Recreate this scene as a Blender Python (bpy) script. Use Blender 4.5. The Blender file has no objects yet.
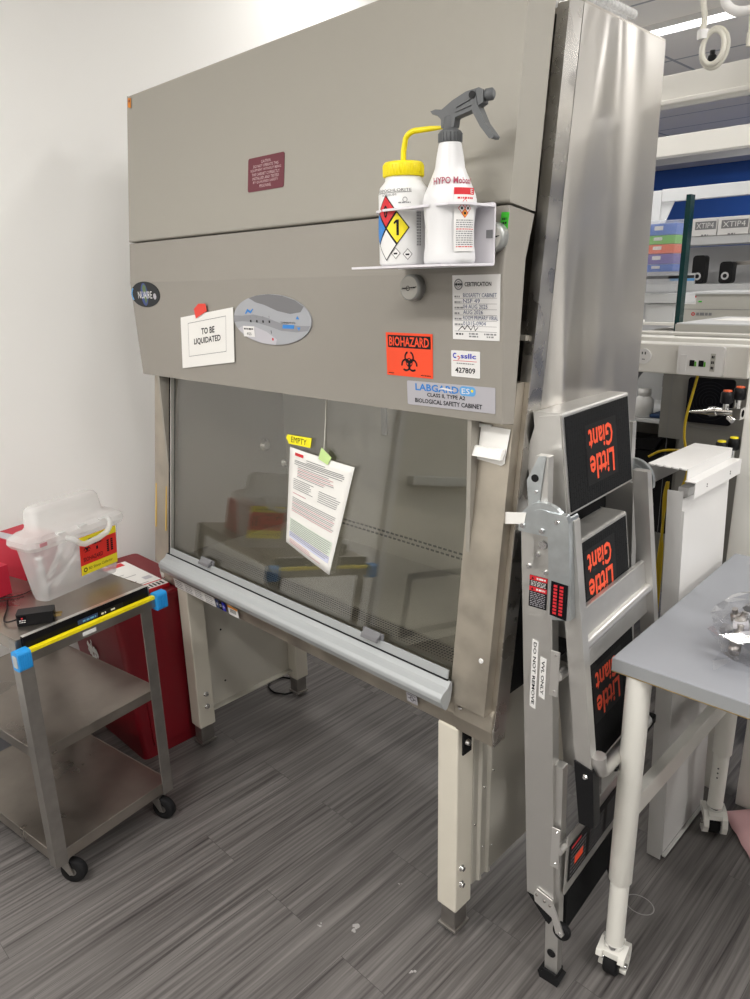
import bpy, bmesh, math, random
from mathutils import Vector, Matrix
random.seed(7)
PI = math.pi
sc = bpy.context.scene
col = sc.collection
# ------------------------------------------------------------ camera
def make_camera():
    yaw, pit, rol, f = 0.779081, 0.294481, 0.0229337, 722.57
    F = Vector((-math.sin(yaw)*math.cos(pit), math.cos(yaw)*math.cos(pit), -math.sin(pit)))
    r = F.cross(Vector((0, 0, 1))).normalized(); d = F.cross(r)
    r2 = r*math.cos(rol) + d*math.sin(rol); d2 = -r*math.sin(rol) + d*math.cos(rol)
    cd = bpy.data.cameras.new('camera'); co = bpy.data.objects.new('camera', cd); col.objects.link(co)
    M = Matrix((r2, -d2, -F)).transposed().to_4x4(); M.translation = Vector((0, 0, 1.62))
    co.matrix_world = M
    cd.sensor_fit = 'VERTICAL'; cd.sensor_height = 36; cd.lens = f*36/999
    cd.clip_start = .02
    sc.camera = co
make_camera()
# ------------------------------------------------------------ world, light, exposure
w = bpy.data.worlds.new('world'); sc.world = w; w.use_nodes = True
w.node_tree.nodes['Background'].inputs[0].default_value = (.9, .95, 1, 1)
w.node_tree.nodes['Background'].inputs[1].default_value = .25
sc.view_settings.view_transform = 'Standard'; sc.view_settings.look = 'None'
sc.view_settings.exposure = 0.0; sc.view_settings.gamma = 1; sc.view_settings.use_curve_mapping = False
CEIL = 3.0
def area(x, y, sx, sy, p, c=(1, .975, .94)):
    l = bpy.data.lights.new('ceiling_lamp', 'AREA'); l.shape = 'RECTANGLE'; l.size = sx; l.size_y = sy; l.energy = p; l.color = c
    o = bpy.data.objects.new('ceiling_lamp', l); col.objects.link(o); o.location = (x, y, CEIL-.035)
SPOTS = [(-1.106, 0.998, 0.014, 'largest pale worn spot on the floor in front of the right cabinet leg'), (-1.170, 0.946, 0.006, 'small pale spot on the floor just left of the largest worn spot'), (-0.906, 1.009, 0.007, 'pale spot on the floor nearest the bottom edge below the cabinet leg'), (-1.109, 1.188, 0.004, 'tiny white spot on the floor left of the right cabinet leg')]
STRIPS = [(-1.25, -.75, 1.5, .25, 45), (.75, .25, 1.5, .25, 20), (-1.25, -2.4, 1.5, .25, 42), (.75, 1.9, 1.5, .25, 27),
          (2.9, .9, 1.5, .25, 60), (-2.35, 4.65, 1.2, .13, 18), (.3, 4.65, 1.2, .13, 20), (2.9, 3.2, 1.5, .25, 44), (-1.2, 6.9, 1.2, .13, 30), (-1.9, 2.3, 1.2, .13, 8), (-4.5, 5.5, 1.5, .25, 40), (-1.5, 7.9, 1.5, .25, 45)]  # closing entries: unseen strips added to brighten cabinet wall and far room
for s in STRIPS: area(*s)

# ------------------------------------------------------------ materials
def nt(m): return m.node_tree.nodes, m.node_tree.links
MATS = {}
def mat(name, c, rough=.5, metal=0, var=0, vs=20, bump=0, bs=200, emis=0, trans=0, ior=1.45, alpha=1, stretch=(1, 1, 1), rvar=0, coat=0):
    m = bpy.data.materials.new(name); m.use_nodes = True; N, L = nt(m)
    b = N['Principled BSDF']; c4 = tuple(c)+(1,)
    b.inputs['Base Color'].default_value = c4; b.inputs['Roughness'].default_value = rough; b.inputs['Metallic'].default_value = metal
    b.inputs['IOR'].default_value = ior; b.inputs['Transmission Weight'].default_value = trans; b.inputs['Alpha'].default_value = alpha
    b.inputs['Coat Weight'].default_value = coat
    if 'rubber' in name or 'black' in name or 'dark_print' in name: b.inputs['Specular IOR Level'].default_value = .2
    if emis: b.inputs['Emission Color'].default_value = c4; b.inputs['Emission Strength'].default_value = emis
    tc = N.new('ShaderNodeTexCoord'); mp = N.new('ShaderNodeMapping'); mp.inputs['Scale'].default_value = stretch
    L.new(tc.outputs['Object'], mp.inputs['Vector'])
    if var or rvar:
        n = N.new('ShaderNodeTexNoise'); n.inputs['Scale'].default_value = vs; n.inputs['Detail'].default_value = 5
        L.new(mp.outputs[0], n.inputs['Vector'])
        if var:
            r = N.new('ShaderNodeMapRange'); r.inputs['From Min'].default_value = .3; r.inputs['From Max'].default_value = .7
            r.inputs['To Min'].default_value = 1-var; r.inputs['To Max'].default_value = 1+var
            L.new(n.outputs['Fac'], r.inputs['Value'])
            x = N.new('ShaderNodeVectorMath'); x.operation = 'SCALE'; x.inputs[0].default_value = c
            L.new(r.outputs[0], x.inputs['Scale']); L.new(x.outputs[0], b.inputs['Base Color'])
        if rvar:
            r = N.new('ShaderNodeMapRange'); r.inputs['From Min'].default_value = .3; r.inputs['From Max'].default_value = .7
            r.inputs['To Min'].default_value = max(.02, rough-rvar); r.inputs['To Max'].default_value = rough+rvar
            L.new(n.outputs['Fac'], r.inputs['Value']); L.new(r.outputs[0], b.inputs['Roughness'])
    if bump:
        n2 = N.new('ShaderNodeTexNoise'); n2.inputs['Scale'].default_value = bs; n2.inputs['Detail'].default_value = 3
        L.new(mp.outputs[0], n2.inputs['Vector'])
        bp = N.new('ShaderNodeBump'); bp.inputs['Strength'].default_value = bump; bp.inputs['Distance'].default_value = .002
        L.new(n2.outputs['Fac'], bp.inputs['Height']); L.new(bp.outputs[0], b.inputs['Normal'])
    MATS[name] = m; return m
mat('wall_paint', (.90, .895, .875), .8)
mat('ceiling_tile', (.42, .43, .44), .9)
mat('blue_wall', (.004, .055, .27), .6)
mat('grey_wall', (.55, .55, .56), .8)
mat('red_label', (.75, .025, .015), .5)
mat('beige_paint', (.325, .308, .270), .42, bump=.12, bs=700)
mat('beige_shaded', (.285, .266, .236), .42, bump=.12, bs=700)  # hood paint again, darkened: the lower panel's shade is in the colour
mat('beige_side', (.64, .61, .57), .45, bump=.12, bs=700)
mat('cream_paint', (.68, .64, .55), .38, var=.04, vs=6, bump=.05, bs=300)
mat('cream_panel', (.60, .575, .51), .4, bump=.05, bs=300)
mat('steel_brushed', (.48, .45, .41), .33, 1, var=.12, vs=9, rvar=.08)
mat('steel_column', (.44, .40, .34), .45, .85, var=.14, vs=14, rvar=.1)
mat('steel_dark', (.33, .31, .29), .38, 1, var=.15, vs=7, rvar=.1)
mat('steel_cart', (.36, .325, .29), .36, .95, var=.2, vs=6, rvar=.12)
mat('steel_leg', (.34, .32, .30), .4, .9, var=.1, vs=20)
mat('steel_frame_side', (.62, .60, .57), .28, 1, rvar=.1, vs=15)
mat('aluminium', (.62, .61, .59), .40, .9, rvar=.08, vs=30)
mat('aluminium_bright', (.78, .77, .75), .3, .9)
mat('zinc', (.60, .64, .66), .3, .95, var=.08, vs=40)
mat('chrome', (.8, .8, .8), .12, 1)
mat('grey_handle', (.43, .45, .46), .4, .2)
mat('white_plastic', (.82, .81, .80), .4)
mat('white_metal', (.70, .69, .68), .35, coat=.2)
mat('white_beam', (.80, .785, .74), .42)
mat('table_top', (.27, .28, .305), .45, var=.03, vs=3)
mat('table_edge', (.30, .31, .32), .5)
mat('table_leg', (.80, .785, .73), .35)
mat('black_rubber', (.012, .012, .013), .6, bump=.2, bs=300)
mat('black_plastic', (.010, .010, .011), .35)
mat('black_gloss', (.006, .006, .008), .2)
mat('red_plastic', (.17, .004, .010), .4, bump=.05, bs=60)
mat('red_box', (.42, .008, .03), .5)
mat('red_print', (.62, .02, .03), .5)
mat('orange_red', (.9, .075, .02), .5)
mat('tread_orange', (.80, .085, .03), .6)
mat('black_print', (.012, .012, .014), .5)
mat('grey_print', (.22, .22, .23), .5)
mat('pink_print', (.55, .25, .28), .6)
mat('paper', (.83, .82, .79), .7)
mat('paper_shade', (.66, .73, .64), .7)
mat('paper_blue', (.60, .62, .78), .7)
mat('label_white', (.78, .77, .76), .4)
mat('label_silver', (.47, .46, .50), .35, .2)
mat('label_blue', (.03, .22, .62), .4)
mat('label_lightblue', (.12, .36, .70), .4)
mat('label_navy', (.02, .05, .16), .4)
mat('label_darkblue', (.02, .03, .45), .4)
mat('label_orange', (.85, .32, .04), .5)
mat('dark_print_bg', (.02, .022, .025), .3)
mat('maroon', (.13, .022, .035), .5)
mat('maroon_text', (.55, .42, .42), .5)
mat('oval_grey', (.37, .38, .41), .35)
mat('oval_mid', (.26, .265, .285), .35)
mat('oval_dark', (.17, .17, .18), .35)
mat('oval_light', (.50, .49, .53), .35)
mat('earth_green', (.10, .16, .06), .4)
mat('earth_blue', (.03, .06, .22), .4)
mat('yellow', (.85, .70, .005), .45)
mat('yellow_tape', (.90, .80, .01), .5)
mat('hazard_yellow', (.88, .74, .02), .5)
mat('neon_green', (.05, .50, .03), .6)
mat('pale_green', (.55, .75, .30), .6)
mat('red_tape', (.75, .06, .04), .55)
mat('orange_tape', (.65, .22, .02), .6)
mat('cap_blue', (.015, .27, .66), .45)
mat('dark_teal', (.004, .035, .035), .2)
mat('bottle_white', (.80, .80, .79), .35)
mat('spray_white', (.74, .74, .75), .3)
mat('holder_white', (.72, .70, .74), .35)
mat('trigger_grey', (.10, .105, .11), .45)
mat('magnet_grey', (.38, .39, .38), .35, .5)
mat('dull_brass', (.42, .30, .12), .4, .8)
mat('yellow_strip', (.62, .42, .10), .4)
mat('equip_grey', (.17, .165, .15), .5)
mat('equip_beige', (.50, .49, .45), .5)
mat('cable_white', (.72, .70, .62), .4)
mat('cable_yellow', (.60, .42, .01), .45)
mat('orange_cap', (.60, .09, .02), .5)
mat('pink_pad', (.9, .55, .57), .8)
mat('lid_blue', (.05, .16, .60), .4); mat('rack_green', (.15, .50, .06), .4); mat('rack_orange', (.80, .12, .03), .4); mat('rack_purple', (.13, .09, .38), .4)
mat('shelf_white', (.60, .61, .62), .4)
mat('navy_cloth', (.02, .05, .13), .8)
mat('diffuser', (1, .98, .95), .5, emis=6)
mat('perf_slot', (.01, .01, .01), .8)
mat('scuff', (.36, .35, .34), .6)
mat('marker_red', (.35, .06, .10), .6)

def noise_bump_steel(name, c, rough, scale, strength, stretch, dist=.02, var=0):
    m = mat(name, c, rough, 1, var=var, vs=3); N, L = nt(m); b = N['Principled BSDF']
    tc = N.new('ShaderNodeTexCoord'); mp = N.new('ShaderNodeMapping'); mp.inputs['Scale'].default_value = stretch
    n = N.new('ShaderNodeTexNoise'); n.inputs['Scale'].default_value = scale; n.inputs['Detail'].default_value = 1.0; n.inputs['Distortion'].default_value = .6
    bp = N.new('ShaderNodeBump'); bp.inputs['Strength'].default_value = strength; bp.inputs['Distance'].default_value = dist
    L.new(tc.outputs['Object'], mp.inputs[0]); L.new(mp.outputs[0], n.inputs['Vector']); L.new(n.outputs['Fac'], bp.inputs['Height']); L.new(bp.outputs[0], b.inputs['Normal'])
    return m
noise_bump_steel('steel_wavy', (.60, .58, .55), .34, 1.7, 1.0, (1, 2.2, .5), .12)
mat('steel_inner', (.36, .34, .30), .5, .3, var=.05, vs=6)

def floor_mat():
    m = bpy.data.materials.new('floor_vinyl'); m.use_nodes = True; N, L = nt(m); b = N['Principled BSDF']
    tc = N.new('ShaderNodeTexCoord'); sw = N.new('ShaderNodeMapping'); sw.inputs['Rotation'].default_value = (0, 0, PI/2)
    L.new(tc.outputs['Object'], sw.inputs[0])
    br = N.new('ShaderNodeTexBrick'); br.offset = .37; br.inputs['Scale'].default_value = 1
    br.inputs['Brick Width'].default_value = .92; br.inputs['Row Height'].default_value = .152; br.inputs['Mortar Size'].default_value = .0007
    br.inputs['Color1'].default_value = (.0, .0, .0, 1); br.inputs['Color2'].default_value = (1, 1, 1, 1); br.inputs['Mortar'].default_value = (.3, .3, .3, 1)
    L.new(sw.outputs[0], br.inputs['Vector'])
    # per plank offset for the grain
    sc_ = N.new('ShaderNodeVectorMath'); sc_.operation = 'SCALE'; sc_.inputs['Scale'].default_value = 7.0; L.new(br.outputs['Color'], sc_.inputs[0])
    ad = N.new('ShaderNodeVectorMath'); L.new(tc.outputs['Object'], ad.inputs[0]); L.new(sc_.outputs[0], ad.inputs[1])
    def noise(scale, det, st, dist=0):
        mp = N.new('ShaderNodeMapping'); mp.inputs['Scale'].default_value = st; L.new(ad.outputs[0], mp.inputs[0])
        n = N.new('ShaderNodeTexNoise'); n.inputs['Scale'].default_value = scale; n.inputs['Detail'].default_value = det; n.inputs['Distortion'].default_value = dist
        L.new(mp.outputs[0], n.inputs['Vector']); return n
    n1 = noise(1, 4, (120, 2.4, 1)); n2 = noise(1, 3, (42, 1.3, 1)); n3 = noise(1, 2, (220, 6, 1))
    def ma(op, a, bb, va=None):
        x = N.new('ShaderNodeMath'); x.operation = op
        for i, v in enumerate((a, bb)):
            if isinstance(v, (int, float)): x.inputs[i].default_value = v
            else: L.new(v, x.inputs[i])
        return x.outputs[0]
    s = ma('ADD', ma('MULTIPLY', n1.outputs['Fac'], .5), ma('MULTIPLY', n2.outputs['Fac'], .38))
    s = ma('ADD', s, ma('MULTIPLY', n3.outputs['Fac'], .16))
    s = ma('ADD', s, ma('MULTIPLY', br.outputs['Color'], .035))
    cr = N.new('ShaderNodeValToRGB'); e = cr.color_ramp.elements
    e[0].position = .38; e[0].color = (.045, .040, .039, 1); e[1].position = .70; e[1].color = (.20, .188, .18, 1)
    k = cr.color_ramp.elements.new(.52); k.color = (.118, .109, .105, 1)
    L.new(s, cr.inputs[0])
    mx = N.new('ShaderNodeMixRGB'); mx.inputs[2].default_value = (.065, .06, .058, 1); L.new(br.outputs['Fac'], mx.inputs[0]); L.new(cr.outputs[0], mx.inputs[1])
    L.new(mx.outputs[0], b.inputs['Base Color'])
    b.inputs['Roughness'].default_value = .42
    bp = N.new('ShaderNodeBump'); bp.inputs['Strength'].default_value = .15; bp.inputs['Distance'].default_value = .001
    L.new(n1.outputs['Fac'], bp.inputs['Height']); L.new(bp.outputs[0], b.inputs['Normal'])
    MATS['floor_vinyl'] = m
floor_mat()
def ceiling_mat():
    m = MATS['ceiling_tile']; N, L = nt(m); b = N['Principled BSDF']
    tc = N.new('ShaderNodeTexCoord'); br = N.new('ShaderNodeTexBrick'); br.offset = 0
    br.inputs['Scale'].default_value = 1; br.inputs['Brick Width'].default_value = 1.2; br.inputs['Row Height'].default_value = .6; br.inputs['Mortar Size'].default_value = .012
    br.inputs['Color1'].default_value = (.96, .93, .87, 1); br.inputs['Color2'].default_value = (.93, .90, .84, 1); br.inputs['Mortar'].default_value = (.45, .46, .47, 1)
    L.new(tc.outputs['Object'], br.inputs['Vector']); L.new(br.outputs['Color'], b.inputs['Base Color'])
ceiling_mat()
def glass_mat(name, tint, k, rough=.0, base=0.0):
    m = bpy.data.materials.new(name); m.use_nodes = True; N, L = nt(m); N.remove(N['Principled BSDF'])
    o = N['Material Output']; t = N.new('ShaderNodeBsdfTransparent'); t.inputs[0].default_value = tuple(tint)+(1,)
    g = N.new('ShaderNodeBsdfGlossy'); g.inputs['Roughness'].default_value = rough; g.inputs['Color'].default_value = (1, 1, 1, 1)
    f = N.new('ShaderNodeLayerWeight'); f.inputs['Blend'].default_value = .5
    pw = N.new('ShaderNodeMath'); pw.operation = 'POWER'; pw.inputs[1].default_value = 5; L.new(f.outputs['Facing'], pw.inputs[0])
    mu = N.new('ShaderNodeMath'); mu.operation = 'MULTIPLY_ADD'; mu.inputs[1].default_value = k; mu.inputs[2].default_value = base; mu.use_clamp = True
    L.new(pw.outputs[0], mu.inputs[0]); x = N.new('ShaderNodeMixShader'); L.new(mu.outputs[0], x.inputs[0]); L.new(t.outputs[0], x.inputs[1]); L.new(g.outputs[0], x.inputs[2])
    L.new(x.outputs[0], o.inputs['Surface']); MATS[name] = m
glass_mat('sash_glass', (.92, .92, .89), 1.6, 0, .085)
glass_mat('clear_bag', (.93, .93, .94), 1.0, .1, .06)
def milky(name, c, mixf, rough=.25):
    m = bpy.data.materials.new(name); m.use_nodes = True; N, L = nt(m); b = N['Principled BSDF']; o = N['Material Output']
    b.inputs['Base Color'].default_value = tuple(c)+(1,); b.inputs['Roughness'].default_value = rough
    tl = N.new('ShaderNodeBsdfTranslucent'); tl.inputs[0].default_value = tuple(c)+(1,)
    x1 = N.new('ShaderNodeMixShader'); x1.inputs[0].default_value = .4; L.new(b.outputs[0], x1.inputs[1]); L.new(tl.outputs[0], x1.inputs[2])
    t = N.new('ShaderNodeBsdfTransparent'); x2 = N.new('ShaderNodeMixShader'); x2.inputs[0].default_value = mixf
    L.new(x1.outputs[0], x2.inputs[1]); L.new(t.outputs[0], x2.inputs[2]); L.new(x2.outputs[0], o.inputs['Surface']); MATS[name] = m
milky('sharps_plastic', (.86, .86, .87), .58)
milky('lid_plastic', (.88, .88, .87), .42)
milky('bubble_plastic', (.8, .8, .8), .45)
milky('haze_film', (.85, .87, .9), .72, .15)
def perf_mat():
    m = mat('steel_perforated', (.42, .39, .34), .4, .9); N, L = nt(m); b = N['Principled BSDF']
    tc = N.new('ShaderNodeTexCoord'); v = N.new('ShaderNodeTexVoronoi'); v.inputs['Scale'].default_value = 110; v.inputs['Randomness'].default_value = 0
    L.new(tc.outputs['Object'], v.inputs['Vector'])
    g = N.new('ShaderNodeMath'); g.operation = 'GREATER_THAN'; g.inputs[1].default_value = .33; L.new(v.outputs['Distance'], g.inputs[0])
    mx = N.new('ShaderNodeMixRGB'); mx.inputs[1].default_value = (.01, .01, .01, 1); mx.inputs[2].default_value = (.45, .42, .37, 1); L.new(g.outputs[0], mx.inputs[0]); L.new(mx.outputs[0], b.inputs['Base Color'])
perf_mat()
def tread_mat():
    m = mat('tread_rubber', (.008, .008, .009), .7); N, L = nt(m); b = N['Principled BSDF']
    tc = N.new('ShaderNodeTexCoord'); sp = N.new('ShaderNodeSeparateXYZ'); cb = N.new('ShaderNodeCombineXYZ'); br = N.new('ShaderNodeTexBrick')
    L.new(tc.outputs['Object'], sp.inputs[0]); L.new(sp.outputs['Y'], cb.inputs['Y']); L.new(sp.outputs['Z'], cb.inputs['X'])
    br.inputs['Scale'].default_value = 1; br.inputs['Brick Width'].default_value = .022; br.inputs['Row Height'].default_value = .0105; br.inputs['Mortar Size'].default_value = .001
    br.inputs['Mortar Smooth'].default_value = .3
    L.new(cb.outputs[0], br.inputs['Vector'])
    bp = N.new('ShaderNodeBump'); bp.invert = True; bp.inputs['Strength'].default_value = 1; bp.inputs['Distance'].default_value = .002
    L.new(br.outputs['Fac'], bp.inputs['Height']); L.new(bp.outputs[0], b.inputs['Normal'])
    mx = N.new('ShaderNodeMixRGB'); mx.inputs[1].default_value = (.009, .009, .010, 1); mx.inputs[2].default_value = (.002, .004, .004, 1); L.new(br.outputs['Fac'], mx.inputs[0]); L.new(mx.outputs[0], b.inputs['Base Color'])
tread_mat()

# ------------------------------------------------------------ mesh builder
_tc = {}
def text_geo(s, bold=False):
    if (s, bold) in _tc: return _tc[(s, bold)]
    c = bpy.data.curves.new('t', 'FONT'); c.body = s; c.size = 1; c.resolution_u = 2
    if bold: c.offset = .022
    o = bpy.data.objects.new('t', c); col.objects.link(o)
    dg = bpy.context.evaluated_depsgraph_get(); me = bpy.data.meshes.new_from_object(o.evaluated_get(dg))
    V = [tuple(v.co) for v in me.vertices]; Fc = [tuple(p.vertices) for p in me.polygons]
    bpy.data.objects.remove(o); bpy.data.curves.remove(c); bpy.data.meshes.remove(me)
    _tc[(s, bold)] = (V, Fc); return V, Fc
class MB:
    def __init__(s): s.v = []; s.f = []; s.m = []; s.sm = []; s.mats = []; s.M = None
    def mi(s, m):
        if m not in s.mats: s.mats.append(m)
        return s.mats.index(m)
    def add(s, V, Fc, m, smooth=False):
        o = len(s.v)
        for p in V:
            p = Vector(p); s.v.append(s.M @ p if s.M else p)
        k = s.mi(m)
        for f in Fc: s.f.append([i+o for i in f]); s.m.append(k); s.sm.append(smooth)
        return s
    def box(s, x0, x1, y0, y1, z0, z1, m):
        V = [(x, y, z) for x in (x0, x1) for y in (y0, y1) for z in (z0, z1)]
        return s.add(V, [(0, 1, 3, 2), (4, 6, 7, 5), (0, 4, 5, 1), (2, 3, 7, 6), (0, 2, 6, 4), (1, 5, 7, 3)], m)
    def prism(s, poly, ax, a, b, m, smooth=False):
        # ax: 'x' poly=(y,z); 'y' poly=(x,z); 'z' poly=(x,y)
        def P(p, t): return (t, p[0], p[1]) if ax == 'x' else ((p[0], t, p[1]) if ax == 'y' else (p[0], p[1], t))
        n = len(poly); V = [P(p, a) for p in poly]+[P(p, b) for p in poly]
        s.add(V, [tuple(range(n))[::-1], tuple(range(n, 2*n))], m)
        return s.add(V, [(i, (i+1) % n, n+(i+1) % n, n+i) for i in range(n)], m, smooth)
    def loft(s, rings, m, smooth=True, cap=True):
        n = len(rings[0]); V = [p for r in rings for p in r]; F = []
        for k in range(len(rings)-1):
            for i in range(n): F.append((k*n+i, k*n+(i+1) % n, (k+1)*n+(i+1) % n, (k+1)*n+i))
        s.add(V, F, m, smooth)
        if cap:
            s.add(list(rings[0]), [tuple(range(n))[::-1]], m); s.add(list(rings[-1]), [tuple(range(n))], m)
        return s
    def tube(s, pts, r, m, seg=12, caps=True, smooth=True):
        pts = [Vector(p) for p in pts]; rs = r if isinstance(r, (list, tuple)) else [r]*len(pts)
        up = None; rings = []
        for i, p in enumerate(pts):
            d = (pts[min(i+1, len(pts)-1)]-pts[max(i-1, 0)]).normalized()
            if up is None: up = Vector((0, 0, 1)) if abs(d.z) < .9 else Vector((1, 0, 0))
            a = d.cross(up).normalized(); b = a.cross(d).normalized(); up = b
            rings.append([p+a*math.cos(t*2*PI/seg)*rs[i]+b*math.sin(t*2*PI/seg)*rs[i] for t in range(seg)])
        return s.loft(rings, m, smooth, caps)
    def lathe(s, prof, c, m, seg=28, sx=1, sy=1, smooth=True, cap=True, ax='z'):
        rings = []
        for r, h in prof:
            R = []
            for t in range(seg):
                a = t*2*PI/seg; p = (math.cos(a)*r*sx, math.sin(a)*r*sy, h)
                if ax == 'y': p = (p[0], -h, p[1])
                if ax == 'x': p = (h, p[0], p[1])
                R.append((c[0]+p[0], c[1]+p[1], c[2]+p[2]))
            rings.append(R)
        return s.loft(rings, m, smooth, cap)
    def ball(s, c, r, m, sx=1, sy=1, sz=1, seg=12):
        pr = [(max(1e-4, math.sin(PI*i/8))*r, -math.cos(PI*i/8)*r*sz) for i in range(9)]
        return s.lathe(pr, c, m, seg, sx, sy)
    # ---- flat print, in local (s,t,n) of matrix M
    def rect(s, a, b, c, d, m, n=0): return s.add([(a, c, n), (b, c, n), (b, d, n), (a, d, n)], [(0, 1, 2, 3)], m)
    def poly(s, P, m, n=0): return s.add([(p[0], p[1], n) for p in P], [tuple(range(len(P)))], m)
    def card(s, P, m, th=.0008):
        k = len(P); V = [(p[0], p[1], 0) for p in P]+[(p[0], p[1], th) for p in P]
        return s.add(V, [tuple(range(k))[::-1], tuple(range(k, 2*k))]+[(i, (i+1) % k, k+(i+1) % k, k+i) for i in range(k)], m)
    def text(s, t, a, b, c, d, m, n=0, rot=False, bold=False):
        V, F = text_geo(t, bold); xs = [v[0] for v in V]; ys = [v[1] for v in V]
        x0, x1, y0, y1 = min(xs), max(xs), min(ys), max(ys)
        Q = []
        for v in V:
            p = (v[0]-x0)/(x1-x0); q = (v[1]-y0)/(y1-y0)
            if rot: p, q = 1-p, 1-q
            Q.append((a+p*(b-a), c+q*(d-c), n))
        return s.add(Q, F, m)
    def scribble(s, a, b, t, h, m, n=0, dash=.006, gap=.3):
        x = a; rnd = random.Random(int((a+t)*1e5))
        while x < b:
            wd = dash*rnd.uniform(.4, 1.6); e = min(b, x+wd)
            s.rect(x, e, t, t+h, m, n); x = e+dash*gap
        return s
    def ring(s, cx, cy, r0, r1, m, n=0, a0=0, a1=2*PI, seg=28, sy=1):
        V = []; F = []
        for i in range(seg+1):
            a = a0+(a1-a0)*i/seg
            V += [(cx+r0*math.cos(a), cy+r0*math.sin(a)*sy, n), (cx+r1*math.cos(a), cy+r1*math.sin(a)*sy, n)]
        for i in range(seg): F.append((2*i, 2*i+1, 2*i+3, 2*i+2))
        return s.add(V, F, m)
    def disc(s, cx, cy, r, m, n=0, sy=1, seg=28): return s.poly([(cx+r*math.cos(i*2*PI/seg), cy+r*sy*math.sin(i*2*PI/seg)) for i in range(seg)], m, n)
    def build(s, name, parent=None, bevel=0, bseg=2, recalc=True):
        me = bpy.data.meshes.new(name); me.from_pydata([tuple(v) for v in s.v], [], s.f)
        for m in s.mats: me.materials.append(MATS[m])
        for i, p in enumerate(me.polygons): p.material_index = s.m[i]; p.use_smooth = s.sm[i]
        me.update()
        if recalc:
            bm = bmesh.new(); bm.from_mesh(me); bmesh.ops.recalc_face_normals(bm, faces=bm.faces); bm.to_mesh(me); bm.free()
        o = bpy.data.objects.new(name, me); col.objects.link(o)
        if parent: o.parent = parent
        if bevel:
            b = o.modifiers.new('bevel', 'BEVEL'); b.width = bevel; b.segments = bseg; b.limit_method = 'ANGLE'; b.angle_limit = math.radians(40)
        return o
def spl(P, n=6):
    P = [Vector(p) for p in P]; Q = [P[0]]+P+[P[-1]]; out = []
    for i in range(1, len(Q)-2):
        for k in range(n):
            t = k/n; a, b_, c, d = Q[i-1], Q[i], Q[i+1], Q[i+2]
            out.append(.5*((2*b_)+(c-a)*t+(2*a-5*b_+4*c-d)*t*t+(3*b_-a-3*c+d)*t**3))
    return out+[P[-1]]
def frame(o, right, up):
    r = Vector(right).normalized(); u = Vector(up); u = (u-r*u.dot(r)).normalized(); n = r.cross(u)
    M = Matrix((r, u, n)).transposed().to_4x4(); M.translation = Vector(o); return M
def thing(name, label, cat, loc=(0, 0, 0), rz=0, group=None):
    o = bpy.data.objects.new(name, None); col.objects.link(o); o.location = loc; o.rotation_euler = (0, 0, rz)
    o.empty_display_size = .1; o['label'] = label; o['category'] = cat
    if group: o['group'] = group
    return o
def tag(o, label, cat, group=None, kind=None):
    o['label'] = label; o['category'] = cat
    if group: o['group'] = group
    if kind: o['kind'] = kind
    return o
def struct(o): o['kind'] = 'structure'; return o
def lab(o, l): o['label'] = l; return o
def local(parent):   # matrix world->local for parts written in world coordinates
    M = Matrix.Rotation(parent.rotation_euler.z, 4, 'Z'); M.translation = parent.location
    return M.inverted()
def W(parent):
    b = MB(); b.M = local(parent); return b
def rrect(x0, x1, y0, y1, r, n=5):
    P = []
    for cx, cy, a in ((x1-r, y0+r, -90), (x1-r, y1-r, 0), (x0+r, y1-r, 90), (x0+r, y0+r, 180)):
        for i in range(n+1):
            t = math.radians(a+90*i/n); P.append((cx+r*math.cos(t), cy+r*math.sin(t)))
    return P

# ------------------------------------------------------------ room shell
WL = -2.56
struct(MB().box(-8, 5, -3.6, 9.1, -.05, 0, 'floor_vinyl').build('floor'))
struct(MB().box(-8, 5, -3.6, 9.1, CEIL, CEIL+.05, 'ceiling_tile').build('ceiling'))
struct(MB().box(WL-.1, WL, -3.6, 4.0, 0, CEIL, 'wall_paint').build('wall_left'))
struct(MB().box(-8, WL-.1, 3.9, 4.0, 0, CEIL, 'wall_paint').build('wall_side'))
struct(MB().box(-8.1, -8, 4.0, 9.1, 0, CEIL, 'wall_paint').build('wall_far_left'))
struct(MB().box(-8, 5, 9.0, 9.1, 0, CEIL, 'blue_wall').build('wall_back')); struct(MB().box(-8, 5, 8.6, 8.99, 2.78, CEIL, 'grey_wall').build('trim_1'))
b = MB(); b.box(WL, WL+.03, -1.50, -.45, 0, 2.1, 'equip_beige'); b.box(WL, WL+.035, -1.55, -1.50, 0, 2.15, 'grey_wall'); b.box(WL, WL+.035, -.45, -.40, 0, 2.15, 'grey_wall'); b.box(WL, WL+.035, -1.55, -.40, 2.1, 2.15, 'grey_wall')
dr = struct(b.build('door_1', bevel=.003))
b = MB(); b.box(WL+.03, WL+.034, -1.32, -.66, .06, .44, 'oval_dark'); b.box(WL+.032, WL+.038, -1.28, -.70, .10, .40, 'equip_beige'); b.build('kick_panel', dr)
b = MB(); b.box(WL+.03, WL+.08, -1.42, -.53, .95, 1.0, 'grey_handle'); b.build('push_bar', dr, .004)
struct(MB().box(4.9, 5, -3.6, 9.0, 0, CEIL, 'wall_paint').build('wall_right'))
struct(MB().box(WL, 5, -3.6, -3.5, 0, CEIL, 'wall_paint').build('wall_front'))
struct(MB().box(WL, WL+.008, -.4, 2.2, 0, .1, 'oval_mid').build('baseboard_left'))
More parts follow.
